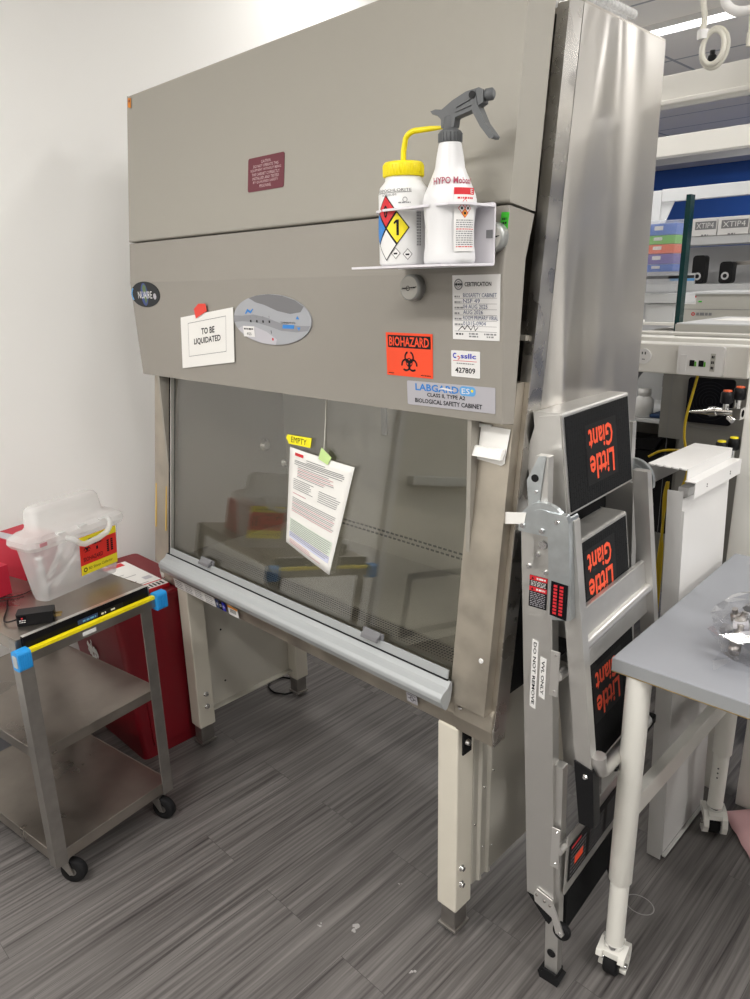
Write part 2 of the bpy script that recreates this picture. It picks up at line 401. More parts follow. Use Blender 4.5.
for i, (x, y, sx, sy, p) in enumerate(STRIPS):
    places = ['above the walkway before the grey cabinet', 'overhead behind the camera beside the white table', 'farthest behind the camera near the left wall', 'above the white table at the right',
              'over the right side of the room', 'above the far shelves, seen at the top right', 'above the far aisle beyond the bench rack', 'over the far right aisle', 'over the back end of the room', 'added above and behind the cabinet top to brighten the wall', 'added in the far left part to brighten the far room', 'added close to the blue back wall to brighten it']
    t = thing('ceiling_light', 'white linear ceiling light '+places[i], 'ceiling light', (x, y, CEIL), group='linear ceiling lights')
    hx, hy = sx/2, sy/2
    MB().box(-hx-.01, hx+.01, -hy-.01, -hy, -.03, 0, 'white_metal').box(-hx-.01, hx+.01, hy, hy+.01, -.03, 0, 'white_metal').box(-hx-.01, -hx, -hy, hy, -.03, 0, 'white_metal').box(hx, hx+.01, -hy, hy, -.03, 0, 'white_metal').build('housing', t)
    MB().box(-hx, hx, -hy, hy, -.02, -.005, 'diffuser').build('diffuser', t)

# ------------------------------------------------------------ biosafety cabinet
XL, XR = -2.205, -.785
cab = thing('biosafety_cabinet', 'large grey and stainless steel biological safety cabinet on cream legs', 'safety cabinet', (-1.495, 1.45, 0))
def y2(z): return 1.151+(z-.655)*.1168          # frame front face
def y1(z): return 1.13+(z-.72)*.1185            # column panel front face
def yg(z): return 1.2+.117*(z-1.3)              # sash pane
def yh(z): return 1.155+(1.63-z)*.0321 if z < 1.63 else 1.155+(z-1.63)*.1132   # hood front
# upper hood
b = W(cab)
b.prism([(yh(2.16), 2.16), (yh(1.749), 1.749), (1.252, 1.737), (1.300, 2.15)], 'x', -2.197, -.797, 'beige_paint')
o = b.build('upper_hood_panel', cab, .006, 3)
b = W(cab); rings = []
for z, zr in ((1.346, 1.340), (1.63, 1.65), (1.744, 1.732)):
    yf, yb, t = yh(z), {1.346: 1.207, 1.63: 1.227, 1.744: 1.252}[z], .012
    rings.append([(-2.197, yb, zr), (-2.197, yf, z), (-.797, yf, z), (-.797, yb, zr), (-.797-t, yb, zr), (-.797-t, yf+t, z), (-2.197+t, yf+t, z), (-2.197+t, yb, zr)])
b.loft(rings, 'beige_shaded', False)
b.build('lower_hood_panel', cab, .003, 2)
b = W(cab); b.box(-2.18, -.81, 1.185, 1.24, 1.737, 1.748, 'black_rubber'); b.build('seam_gasket', cab)
# side frames
for xa, xb in ((XL, XL+.024), (XR-.024, XR)):
    b = W(cab)
    b.prism([(y2(2.093), 2.093), (y2(.70), .70), (1.147, .66), (1.153, .622), (1.19, .63), (1.204, .70), (1.368, 2.1)], 'x', xa, xb, 'steel_frame_side')
    b.build('side_frame', cab, .003, 2)
# body
b = W(cab)
b.prism([(1.374, 2.10), (1.262, 1.16), (1.262, 1.12), (1.726, 1.12), (1.726, 2.10)], 'x', XR-.012, XR-.002, 'steel_wavy')
b.build('side_sheet', cab, .001, 1); b = W(cab)
b.prism([(1.374, 2.10), (1.262, 1.16), (1.262, .72), (1.726, .72), (1.726, 2.10)], 'x', XL+.002, XL+.012, 'steel_wavy')
b.build('side_sheet', cab, .001, 1)
b = W(cab); b.box(XL+.005, XR-.005, 1.716, 1.73, .72, 2.10, 'steel_brushed'); b.box(XL+.005, XR-.003, 1.375, 1.726, 2.095, 2.105, 'steel_brushed'); b.build('rear_and_top_sheet', cab)
b = W(cab); b.box(XR-.02, XR-.012, 1.21, 1.72, .72, 1.13, 'black_rubber')
b.M = b.M @ frame((XR-.0115, 1.235, .80), (0, 1, 0), (0, 0, 1))
b.build('side_cover', cab)
# column panels beside the sash
for xa, xb in ((-2.192, -2.098), (-.892, -.797)):
    b = W(cab)
    b.prism([(y1(1.42), 1.42), (y1(.705), .705), (y2(.705)-.001, .705), (y2(1.42)-.001, 1.42)], 'x', xa, xb, 'steel_column')
    b.prism([(y2(1.42)-.0009, 1.42), (y2(.71)-.0009, .71), (y2(.71)+.002, .71), (y2(1.42)+.002, 1.42)], 'x', xa, xb+.010 if xa > -1 else xb, 'steel_column')
    b.build('column_panel', cab, .002, 2)
b = W(cab)
for x in (-2.115, -.875):
    b.lathe([(.006, 0), (.006, .002), (.003, .005)], (x, 1.149 if x < -1 else 1.146, .688), 'chrome', 12, ax='y'); b.build('screw', cab); b = W(cab)
b.lathe([(.006, 0), (.005, .003)], (-.818, y1(.83), .83), 'label_white', 10, ax='y'); b.build('white_plug', cab)
b = W(cab)
for x, wd in ((-2.187, .006), (-2.122, .006)):
    b.prism([(y1(1.0)-.001, .98), (y1(.83)-.001, .83), (y1(.83)-.003, .83), (y1(1.0)-.003, .98)], 'x', x, x+wd, 'yellow_strip')
lab(b.build('yellow_strip', cab), 'faded yellow strips on the left column')
# base pan with lower lip
b = W(cab)
b.prism([(1.160, .715), (1.151, .70), (1.146, .665), (1.154, .622), (1.20, .622), (1.20, .715)], 'x', XL+.003, -.8935, 'steel_column')
b.prism([(1.160, .715), (1.149, .70), (1.144, .662), (1.153, .620), (1.20, .620), (1.20, .715)], 'x', -.892, XR-.004, 'steel_column')
b.build('base_pan', cab, .003, 2)
# interior
PY1, PZ1, PY2, PZ2 = 1.565, 1.052, 1.653, 0.971
b = W(cab)
b.box(-2.19, -.80, 1.66, 1.67, .72, 1.55, 'steel_inner')
b.box(-2.115, -2.105, 1.17, 1.66, .72, 1.50, 'steel_inner'); b.box(-.885, -.875, 1.17, 1.66, .72, 1.50, 'steel_inner')
b.box(-2.19, -.80, 1.24, 1.67, 1.5, 1.51, 'steel_inner')
b.build('work_chamber', cab)
b = W(cab); b.box(-2.105, -.885, 1.28, 1.66, .715, .735, 'steel_inner'); b.build('work_surface', cab, .002)
b = W(cab); b.prism([(1.152, .728), (1.285, .738), (1.285, .725), (1.152, .716)], 'x', -2.105, -.885, 'steel_perforated'); b.build('front_grille', cab)
b = W(cab)
for r, z in ((0, .806), (1, .790)):
    for i in range(58):
        x = -2.08+i*.0205+(r*.01)
        b.box(x, x+.013, 1.6585, 1.6605, z, z+.006, 'perf_slot')
b.build('exhaust_slots', cab)
b = W(cab)     # petcocks on the left side wall
b.lathe([(.024, 0), (.024, .004), (.014, .006), (.012, .016)], (-2.105, PY1, PZ1), 'chrome', 18, ax='x'); b.build('port_cap', cab); b = W(cab)
b.lathe([(.020, 0), (.020, .004), (.010, .006), (.010, .03)], (-2.105, PY2, PZ2), 'chrome', 16, ax='x'); b.tube([(-2.08, PY2, PZ2), (-2.05, PY2, PZ2), (-2.045, PY2, PZ2+.02)], .008, 'chrome', 10)
b.box(-2.058, -2.034, PY2-.012, PY2+.012, PZ2+.015, PZ2+.04, 'label_white')
b.build('petcock', cab)
b = W(cab)     # outlet cover on rear wall
b.box(-1.60, -1.575, 1.655, 1.662, 1.14, 1.25, 'grey_print'); b.build('outlet_cover', cab, .004)
# sash
b = W(cab)
z0, z1 = .742, 1.42
b.prism([(yg(z0), z0), (yg(z0)+.006, z0), (yg(z1)+.006, z1), (yg(z1), z1)], 'x', -2.098, -.892, 'sash_glass')
sash = b.build('sash_window', cab)
b = W(cab)
b.prism([(yg(.72)-.006, .72), (yg(.72)+.008, .72), (yg(1.42)+.012, 1.42), (yg(1.42)-.004, 1.42)], 'x', -2.0985, -2.084, 'black_gloss')
b.prism([(yg(.72)-.008, .72), (yg(.72)+.004, .72), (yg(1.42)+.004, 1.42), (yg(1.42)-.008, 1.42)], 'x', -2.084, -2.079, 'aluminium')
b.build('sash_track', cab)
b = W(cab)
prof = [(1.128, .760), (1.121, .760), (1.113, .748), (1.095, .740), (1.088, .732), (1.088, .722), (1.098, .703), (1.106, .696), (1.112, .698), (1.122, .715), (1.128, .742)]
b.prism(prof, 'x', -2.095, -.885, 'grey_handle')
b.build('sash_handle', cab, .003, 2)
b = W(cab); b.prism([(1.1285, .762), (1.1245, .762), (1.1275, .782), (1.1320, .782)], 'x', -2.078, -.896, 'grey_handle'); b.build('sash_flange', cab)
b = W(cab); b.prism([(1.1245, .7625), (1.1205, .7625), (1.1205, .7605), (1.1245, .7605)], 'x', -2.09, -.893, 'black_rubber'); b.build('sash_seal', cab)
for x in (-1.862, -1.135):
    b = W(cab); b.M = b.M @ frame((x-.035, yg(.782)-.006, .776), (1, 0, 0), (0, .117, 1))
    b.card(rrect(0, .07, 0, .022, .004), 'oval_dark', .004)
    b.prism([(.018, .0), (.022, .004), (.010, .018), (.002, .020), (0, .014), (.006, .012)], 'x', .008, .062, 'oval_dark')
    b.build('sash_clip', cab)
# cream stand: four legs, side panels, feet
for xa in (-2.105, -.945):
    for ya, yb in ((1.151, 1.215), (1.60, 1.66)):
        leg = W(cab).box(xa, xa+.06, ya, yb, .084, .622 if ya < 1.3 else .72, 'cream_paint').build('leg', cab, .004, 2)
        f = W(cab).box(xa+.008, xa+.052, ya+.006, yb-.006, .022, .086, 'steel_leg').lathe([(.014, .0), (.014, .012)], (xa+.03, (ya+yb)/2, .001), 'steel_dark', 12)
        f.box(xa+.002, xa+.058, ya+.001, yb-.001, .014, .022, 'steel_leg').build('foot', leg, .002)
b = W(cab); b.box(-.892, -.885, 1.2155, 1.60, .13, .72, 'cream_panel')
for y in (1.235, 1.272): b.prism([(-.8855, y), (-.878, y+.006), (-.878, y+.014), (-.8855, y+.020)], 'z', .13, .70, 'cream_panel')
b.build('side_panel', cab, .002)
b = W(cab); b.box(-2.1, -2.093, 1.2155, 1.60, .115, .70, 'cream_panel'); b.box(-2.093, -2.07, 1.2155, 1.60, .115, .122, 'cream_panel').build('side_panel', cab, .002)
def bolt(prof, c, m, seg): W(cab).lathe(prof, c, m, seg, ax='x').build('bolt', cab)
for z in (.165, .215):
    bolt([(.010, 0), (.010, .003), (.006, .004), (.006, .010)], (-2.045, 1.185, z), 'chrome', 12)
    bolt([(.009, 0), (.009, .003), (.006, .004), (.006, .009)], (-.885, 1.172, z), 'chrome', 12)
for y, z in ((1.30, .20), (1.30, .43), (1.262, .22), (1.262, .40), (1.225, .31)): bolt([(.003, 0), (.002, .002)], (-.885, y, z), 'chrome', 8)
for y, z in ((1.30, .41), (1.30, .20)): bolt([(.004, 0), (.004, .001)], (-2.093, y, z), 'black_print', 8)
b = W(cab); b.box(-.885, -.881, 1.168, 1.20, .545, .622, 'black_rubber'); b.lathe([(.009, 0), (.006, .008)], (-.881, 1.184, .575), 'chrome', 10, ax='x'); b.build('leveling_bracket', cab)

# ---- labels on the cabinet
def HM(x, z, off=.0006):
    zz = max(min(z, 1.62), 1.36); up = (0, -.0321, 1)
    return frame((x, yh(z)-off, z), (1, 0, 0), up)
def HU(x, z, off=.0006): return frame((x, yh(z)-off, z), (1, 0, 0), (0, .1132, 1))
# maroon caution decal
b = W(cab); b.M = b.M @ HU(-1.584, 1.836)
b.card(rrect(0, .142, 0, .078, .006), 'maroon')
for i, t in enumerate(['CAUTION', 'DO NOT OPERATE THIS', 'EQUIPMENT WITHOUT BEING', 'THE CABINET CORRECTLY', 'INSTALLED AND TESTED', 'BY QUALIFIED SAFETY', 'PERSONNEL']):
    wd = .0055*len(t)*.47; tt = .066-i*.0092
    b.text(t, .071-wd, .071+wd, tt-.003, tt+.0035, 'maroon_text', .001)
lab(b.build('caution_label', cab), 'maroon caution label with white lettering')
# maker badge
b = W(cab); b.M = b.M @ HM(-2.108, 1.594)
b.card([(.086*math.cos(i*PI/16), .038*math.sin(i*PI/16)) for i in range(32)], 'dark_print_bg', .001)
b.disc(-.004, 0, .021, 'earth_blue', .0012, 1.6); b.poly([(-.014, .018), (-.004, .031), (.008, .024), (.010, .010), (.0, .004), (-.010, .008)], 'earth_green', .0014)
b.poly([(-.01, -.006), (.006, -.004), (.009, -.018), (-.002, -.028)], 'earth_green', .0014)
b.ring(0, 0, .078, .085, 'label_lightblue', .0012, 2.6, 3.6, 10, .44); b.disc(.056, -.006, .009, 'label_silver', .0012)
b.text('NUAIRE', -.042, .042, -.012, .009, 'label_white', .0018)
lab(b.build('maker_badge', cab), 'black oval badge with a globe and white lettering')
# oval control panel
b = W(cab); b.M = b.M @ HM(-1.495, 1.531)
ax_, az_ = .157, .062
E_ = lambda a: (ax_*math.cos(a), az_*math.sin(a))
b.card([E_(i*PI/24) for i in range(48)], 'oval_grey', .003)
b.poly([E_(a*PI/180) for a in (32, 50, 70, 90, 108, 122)]+[(-.055, .042), (-.02, .036), (.03, .022), (.08, .015), (.12, .020)], 'oval_dark', .0034)
b.poly([E_(a*PI/180) for a in (172, 188)]+[(-.12, -.006), (-.06, -.008), (-.01, -.016), (.04, -.026), (.10, -.028), (.14, -.024), (.152, -.012), (.10, -.012), (.04, -.008), (-.02, .006), (-.07, .012), (-.12, .008)], 'oval_mid', .0034)
b.poly([E_(a*PI/180) for a in (205, 230, 255, 275)]+[(.02, -.048), (-.02, -.030), (-.07, -.018), (-.12, -.018)], 'oval_light', .0034)
b.poly([(-.104, .014), (-.092, .026), (-.080, .020), (-.070, .026), (-.066, .026), (-.080, .014), (-.092, .019), (-.100, .012)], 'label_blue', .0038)
for i in range(4):
    x = -.082+i*.026; b.ring(x, .006, .002, .003, 'grey_print', .0038, seg=8); b.rect(x-.003, x+.003, -.008, -.002, 'black_print', .0038)
b.rect(-.001, .001, -.034, -.026, 'black_print', .0038); b.disc(.004, -.048, .0035, 'red_print', .0038)
b.text('TEMPERATURE', .040, .098, -.008, -.004, 'black_print', .0038)
b.card([(.046, -.020), (.090, -.020), (.093, -.011), (.049, -.011)], 'label_blue', .004)
b.poly([(.100, .003), (.114, .003), (.107, .011)], 'label_blue', .0038); b.poly([(.102, -.016), (.116, -.016), (.109, -.024)], 'label_blue', .0038)
b.rect(-.118, -.070, -.045, -.018, 'label_white', .0040)
b.scribble(-.114, -.074, -.027, .004, 'black_print', .0044, .007); b.text('4/25', -.104, -.084, -.041, -.034, 'black_print', .0044)
lab(b.build('control_panel', cab), 'grey oval control panel with blue buttons')
# biohazard label
def biohaz(b, cx, cy, R, m, n):
    for k in range(3):
        a = PI/2+k*2*PI/3; x, y = cx+R*.42*math.cos(a), cy+R*.42*math.sin(a)
        b.ring(x, y, R*.36, R*.52, m, n, a+.35, a+2*PI-.35, 24)
    b.ring(cx, cy, R*.28, R*.36, m, n+.0001)
    b.ring(cx, cy, R*.08, R*.16, m, n+.0002)
    for k in range(3):
        a = -PI/2+k*2*PI/3; c, s_ = math.cos(a), math.sin(a); p = .035*R*1.6
        b.poly([(cx+c*R*.1-s_*p, cy+s_*R*.1+c*p), (cx+c*R*.1+s_*p, cy+s_*R*.1-c*p), (cx+c*R*.36+s_*p, cy+s_*R*.36-c*p), (cx+c*R*.36-s_*p, cy+s_*R*.36+c*p)], m, n+.0003)
b = W(cab); b.M = b.M @ HM(-1.099, 1.4215)
b.card([(0, 0), (.130, 0), (.131, .091), (0, .091)], 'orange_red')
b.rect(.006, .126, .060, .086, 'black_print', .0012); b.text('BIOHAZARD', .010, .122, .063, .083, 'orange_red', .0016, bold=True)
biohaz(b, .066, .030, .026, 'black_print', .0012)
b.scribble(.006, .022, .004, .002, 'black_print', .0012, .004); b.scribble(.098, .126, .004, .002, 'black_print', .0012, .004)
lab(b.build('biohazard_label', cab), 'orange biohazard label with black symbol')
# certification label
b = W(cab); b.M = b.M @ HM(-.915, 1.505)
b.card([(0, 0), (.111, 0), (.112, .121), (0, .121)], 'label_white')
b.ring(.015, .104, .008, .0105, 'grey_print', .0012); b.ring(.015, .104, .0045, .006, 'grey_print', .0012); b.scribble(.007, .023, .102, .004, 'black_print', .0014, .003)
b.text('CERTIFICATION', .030, .092, .100, .108, 'black_print', .0012, bold=True)
for i, t in enumerate(['BIOSAFETY CABINET', 'NSF 49', '04 AUG 2025', 'AUG 2026', 'ROOM PRIMARY VIRAL', '01015-0904']):
    z = .080-i*.0105; b.rect(.005, .105, z-.002, z-.0014, 'grey_print', .0012); b.scribble(.005, .018+.004*(i % 3), z, .003, 'grey_print', .0012, .005)
    b.text(t, .026, .045+.0035*len(t), z, z+.0075, 'label_navy', .0012)
b.rect(.005, .105, .0155, .0163, 'grey_print', .0012)
b.add([(x, y, .0013) for x, y in [(.014, .018), (.024, .027), (.03, .021), (.036, .029), (.045, .020), (.052, .030), (.055, .019), (.062, .025), (.062, .0235), (.055, .0165), (.051, .0275), (.045, .0175), (.036, .0265), (.03, .0185), (.024, .0245), (.014, .0165)]], [(i, i+1, 14-i, 15-i) for i in range(7)], 'black_print')
b.scribble(.008, .026, .009, .003, 'black_print', .0012); b.scribble(.040, .062, .010, .003, 'grey_print', .0012); b.scribble(.040, .062, .005, .003, 'grey_print', .0012); b.scribble(.076, .104, .010, .003, 'grey_print', .0012); b.scribble(.082, .098, .005, .003, 'grey_print', .0012)
lab(b.build('certification_label', cab), 'white certification label with handwritten entries')
b = W(cab); b.M = b.M @ HM(-.920, 1.431)
b.card(rrect(0, .071, 0, .052, .002), 'label_white')
b.ring(.010, .042, .003, .0055, 'label_darkblue', .0012, .8, 5.4, 12); b.ring(.018, .038, .002, .004, 'red_print', .0012, -2, 2.4, 10)
b.text('ssllc', .024, .062, .037, .047, 'label_darkblue', .0012, bold=True); b.rect(.005, .064, .0315, .0325, 'red_print', .0012); b.scribble(.014, .058, .026, .002, 'grey_print', .0012, .004)
b.text('427809', .010, .060, .008, .019, 'black_print', .0012, bold=True)
lab(b.build('asset_label', cab), 'small white asset label reading 427809')
b = W(cab); b.M = b.M @ frame((-1.041, yh(1.362)-.0006, 1.362), (1, 0, .012), (0, -.03, 1))
b.card(rrect(0, .229, 0, .051, .003), 'label_silver')
b.text('LABGARD', .024, .140, .032, .047, 'label_blue', .0014, bold=True)
b.card(rrect(.142, .182, .030, .049, .008), 'label_lightblue', .0014); b.text('ES', .148, .168, .034, .045, 'label_white', .0018); b.disc(.174, .041, .003, 'yellow', .0018)
b.poly([(.085, .038), (.10, .043), (.115, .041), (.130, .038), (.115, .037), (.10, .039)], 'label_white', .0019)
b.text('CLASS II, TYPE A2', .056, .156, .0195, .029, 'black_print', .0012, bold=True); b.text('BIOLOGICAL SAFETY CABINET', .022, .198, .006, .0155, 'black_print', .0012, bold=True)
lab(b.build('model_nameplate', cab), 'silver nameplate with blue lettering')
# labels on the base pan
b = W(cab); b.M = b.M @ frame((-2.10, 1.1455, .628), (1, 0, 0), (0, -.13, 1)) @ Matrix.Translation((0, 0, .001))
b.card([(0, .002), (.245, .002), (.245, .036), (0, .036)], 'label_white')
for k in range(4):
    for j in range(4): b.scribble(.010+k*.06, .055+k*.06-(j % 2)*.006, .007+j*.0072, .003, 'grey_print', .0012, .005)
for x, m in ((.249, 'label_navy'), (.267, 'black_print'), (.285, 'label_darkblue')): b.card([(x, .004), (x+.017, .004), (x+.017, .034), (x, .034)], m); b.ring(x+.0085, .019, .003, .005, 'label_white', .0012, seg=8)
b.card([(.318, .002), (.370, .002), (.370, .036), (.318, .036)], 'label_white'); b.rect(.318, .370, .028, .036, 'label_orange', .0012)
for i in range(10): b.rect(.328+i*.0032, .3295+i*.0032, .012, .025, 'black_print', .0012)
lab(b.build('rating_label', cab), 'long white rating label with blue symbols')
b = W(cab); b.M = b.M @ frame((-1.035, 1.1445, .640), (1, 0, 0), (0, -.13, 1))
b.card([(0, 0), (.034, 0), (.034, .026), (0, .026)], 'label_silver'); b.ring(.017, .012, .005, .0065, 'black_print', .0012, seg=10); b.scribble(.004, .03, .021, .002, 'black_print', .0012, .003); b.scribble(.004, .011, .011, .002, 'black_print', .0012, .003); b.scribble(.023, .031, .011, .002, 'black_print', .0012, .003)
b.build('inspection_label', cab)

# ---- things stuck on the cabinet
def on_hood(b, x, z, off=.0012): b.M = HM(x, z, off); return b
# note TO BE LIQUIDATED
b = MB(); b.M = frame((-1.940, yh(1.385)-.0035, 1.381), (1, 0, 0), (0, -.0321, 1)) @ Matrix(((.992, .159, 0, 0), (.124, .987, 0, 0), (0, 0, 1, 0), (0, 0, 0, 1)))
b.card([(0, 0), (.273, .0), (.269, .148), (.0, .150)], 'paper', .0010)
b.rect(.040, .235, .032, .0335, 'grey_print', .0014); b.rect(.040, .235, .128, .1295, 'grey_print', .0014); b.rect(.040, .0412, .032, .1295, 'grey_print', .0014); b.rect(.234, .2352, .032, .1295, 'grey_print', .0014)
b.text('TO BE', .110, .178, .090, .108, 'black_print', .0014, bold=True); b.text('LIQUIDATED', .070, .208, .062, .082, 'black_print', .0014, bold=True)
nt_ = b.build('paper_note'); tag(nt_, 'white paper note reading TO BE LIQUIDATED on the lower hood', 'note')
b = MB(); b.M = frame((-1.832, yh(1.53)-.0065, 1.528), (1, 0, .25), (0, -.03, 1)); b.card([(0, 0), (.062, .006), (.064, .026), (.030, .034), (.002, .026)], 'red_tape', .0006)
tag(b.build('tape_strip'), 'red tape holding the liquidation note', 'tape')
b = MB(); b.M = frame((-.813, yh(1.70)-.0012, 1.700), (1, 0, 0), (0, .1132, 1)); b.card([(0, .007), (.007, .001), (.011, -.003), (.017, .004), (.018, .032), (.001, .033)], 'neon_green', .0006)
b.scribble(.004, .014, .012, .004, 'black_print', .0009, .003); b.scribble(.004, .014, .019, .004, 'black_print', .0009, .003)
tag(b.build('tape_strip'), 'small green tape flag at the hood right edge below the seam', 'tape')
b = MB(); b.M = frame((-2.188, yh(2.124)-.002, 2.124), (1, 0, 0), (0, .1132, 1)); b.card([(0, .004), (.012, 0), (.018, .0), (.018, .026), (.001, .028)], 'orange_tape', .0006)
b.scribble(.005, .014, .016, .006, 'maroon', .0009, .004)
tag(b.build('tape_strip'), 'small orange tape at the top left corner of the hood', 'tape')
b = MB(); b.M = frame((-1.503, yg(1.208)-.002, 1.208), (1, 0, -.02), (0, .117, 1)); b.card([(0, .014), (.006, .024), (.103, .028), (.100, .002), (.012, 0), (.008, .007)], 'yellow_tape', .0006)
b.text('EMPTY', .022, .084, .006, .021, 'black_print', .0009)
tag(b.build('tape_strip'), 'yellow tape flag reading EMPTY on the sash glass', 'tape')
# white folded tape on right column
b = MB(); b.M = frame((-.886, y1(1.27)-.003, 1.268), (1, 0, 0), (0, .1185, 1))
b.card([(.012, 0), (.080, 0), (.086, .062), (.014, .064)], 'paper', .001); b.card([(.006, .058), (.040, .06), (.040, .066), (.006, .066)], 'paper', .003)
b.prism([(.0, .020), (.020, .013), (.022, .006), (.012, .004), (.0, .010)], 'x', .0, .080, 'paper')
b.card([(.012, -.008), (.074, -.013), (.080, -.008), (.080, .004), (.012, .004)], 'paper', .003)
tag(b.build('paper_tape', bevel=.0006), 'folded white paper tape on the right column just below the hood', 'tape')
# document taped to glass (slightly curled)
def curl_sheet(P00, P10, P01, P11, nrm, amp, nu=10, nv=14):
    P00, P10, P01, P11, nrm = map(Vector, (P00, P10, P01, P11, nrm))
    def f(u, v): 
        p = P00*(1-u)*(1-v)+P10*u*(1-v)+P01*(1-u)*v+P11*u*v
        return p+nrm*amp(u, v)
    return f
pz = lambda x, z: (x, yg(z)-.003, z)
sheet = curl_sheet(pz(-1.487, .938), pz(-1.300, .896), pz(-1.484, 1.200), pz(-1.236, 1.184), (0, -1, 0), lambda u, v: +.008*(1-v)*(u**2)+.003*math.sin(u*PI))
b = MB(); nu, nv = 12, 14; V = [tuple(sheet(i/nu, j/nv)) for j in range(nv+1) for i in range(nu+1)]
def top_arc(V): return V
b.add(V, [(j*(nu+1)+i, j*(nu+1)+i+1, (j+1)*(nu+1)+i+1, (j+1)*(nu+1)+i) for j in range(nv) for i in range(nu)], 'paper', True)
def pr_(u0, u1, v0, v1, m, k=1, off=.0014):
    n = max(1, int((u1-u0)*14)); q = []
    for i in range(n+1):
        u = u0+(u1-u0)*i/n; q += [tuple(sheet(u, v0)+Vector((0, -off, 0))), tuple(sheet(u, v1)+Vector((0, -off, 0)))]
    b.add(q, [(2*i, 2*i+2, 2*i+3, 2*i+1) for i in range(n)], m)
rd = random.Random(3)
pr_(.10, .24, .935, .965, 'red_print'); 
for v, u1 in ((.92, .6), (.90, .88), (.885, .9), (.87, .9), (.85, .88)): pr_(.10 if v < .9 else .3, u1, v, v+.006, 'grey_print')
for i in range(7): pr_(.16, .62+rd.random()*.25, .83-i*.016, .835-i*.016, 'pink_print' if i % 2 else 'grey_print')
for i in range(6):
    pr_(.10, .38+rd.random()*.1, .70-i*.019, .705-i*.019, 'grey_print'); pr_(.56, .82+rd.random()*.1, .68-i*.019, .685-i*.019, 'grey_print')
pr_(.10, .35, .555, .561, 'pink_print')
for i in range(9): pr_(.10, .86+rd.random()*.05, .51-i*.017, .515-i*.017, 'pink_print' if i in (3, 6, 8) else 'grey_print')
pr_(.07, .93, .16, .29, 'paper_shade', off=.0010); pr_(.07, .93, .09, .15, 'paper_blue', off=.0010)
for i in range(10): pr_(.09, .86+rd.random()*.06, .275-i*.018, .280-i*.018, 'grey_print')
for i in range(3): pr_(.09, .5+rd.random()*.3, .07-i*.016, .074-i*.016, 'pink_print')
doc = b.build('printed_form', recalc=False); sm = doc.modifiers.new('s', 'SOLIDIFY'); sm.thickness = .0004
tag(doc, 'tilted white printed form taped on the sash glass', 'form')
b = MB(); b.M = frame((-1.362, yg(1.186)-.0105, 1.184), (1, 0, -.18), (0, .117, 1)); b.card([(0, .004), (.036, .0), (.046, .022), (.005, .036)], 'pale_green', .0008)
tag(b.build('tape_strip'), 'pale green tape at the top of the printed form', 'tape')
b = MB(); b.tube([(-1.352, yg(1.36)-.002, 1.352), (-1.350, yg(1.28)-.002, 1.28), (-1.349, yg(1.21)-.004, 1.21)], .0012, 'cable_white', 6); tag(b.build('string'), 'thin pale string from hood to the printed form', 'string')

# magnets
def magnet(x, z, label, grp='round grey magnets on the hood', up=False):
    t = thing('round_magnet', label, 'magnet', (x, yh(z), z), group=grp)
    b = MB(); b.lathe([(.022, 0.001), (.026, .001), (.026, .018), (.024, .021), (.0001, .021)], (0, 0, 0), 'magnet_grey', 28, ax='y'); b.build('body', t)
    b = MB(); b.M = frame((0, -.0212, 0), (1, 0, 0), (0, 0, 1)); b.disc(0, 0, .0225, 'equip_beige', .0003)
    b.scribble(-.018, .018, -.001, .0015, 'black_print', .0008, .004); b.ring(-.003, -.001, .004, .0052, 'black_print', .0008, seg=12)
    b.add([(-.020, -.003, .0008), (.020, .001, .0008), (.020, .0025, .0008), (-.020, -.0015, .0008)], [(0, 1, 2, 3)], 'black_print'); b.build('face', t)
magnet(-1.010, 1.604, 'round grey magnet with a dark mark below the bottle holder')
magnet(-.818, 1.690, 'round grey magnet at the right end of the bottle holder')
# bottle holder
hold = thing('bottle_holder', 'white bent sheet bottle holder on the cabinet front', 'holder', (-.97, 1.12, 1.65))
b = W(hold)
HX0, HX1, HY0, HY1 = -1.062, -.805, 1.025, 1.137
b.prism(rrect(HX0+.02, HX1, 1.640, 1.748, .006), 'y', 1.134, 1.1375, 'holder_white')
b.build('back_plate', hold, .001)
b = W(hold); b.prism([(HX1, HY1), (HX0+.03, HY1), (HX0, HY0), (-.838, HY0), (-.825, HY0+.01)], 'z', 1.641, 1.645, 'holder_white'); b.build('base_plate', hold, .001)
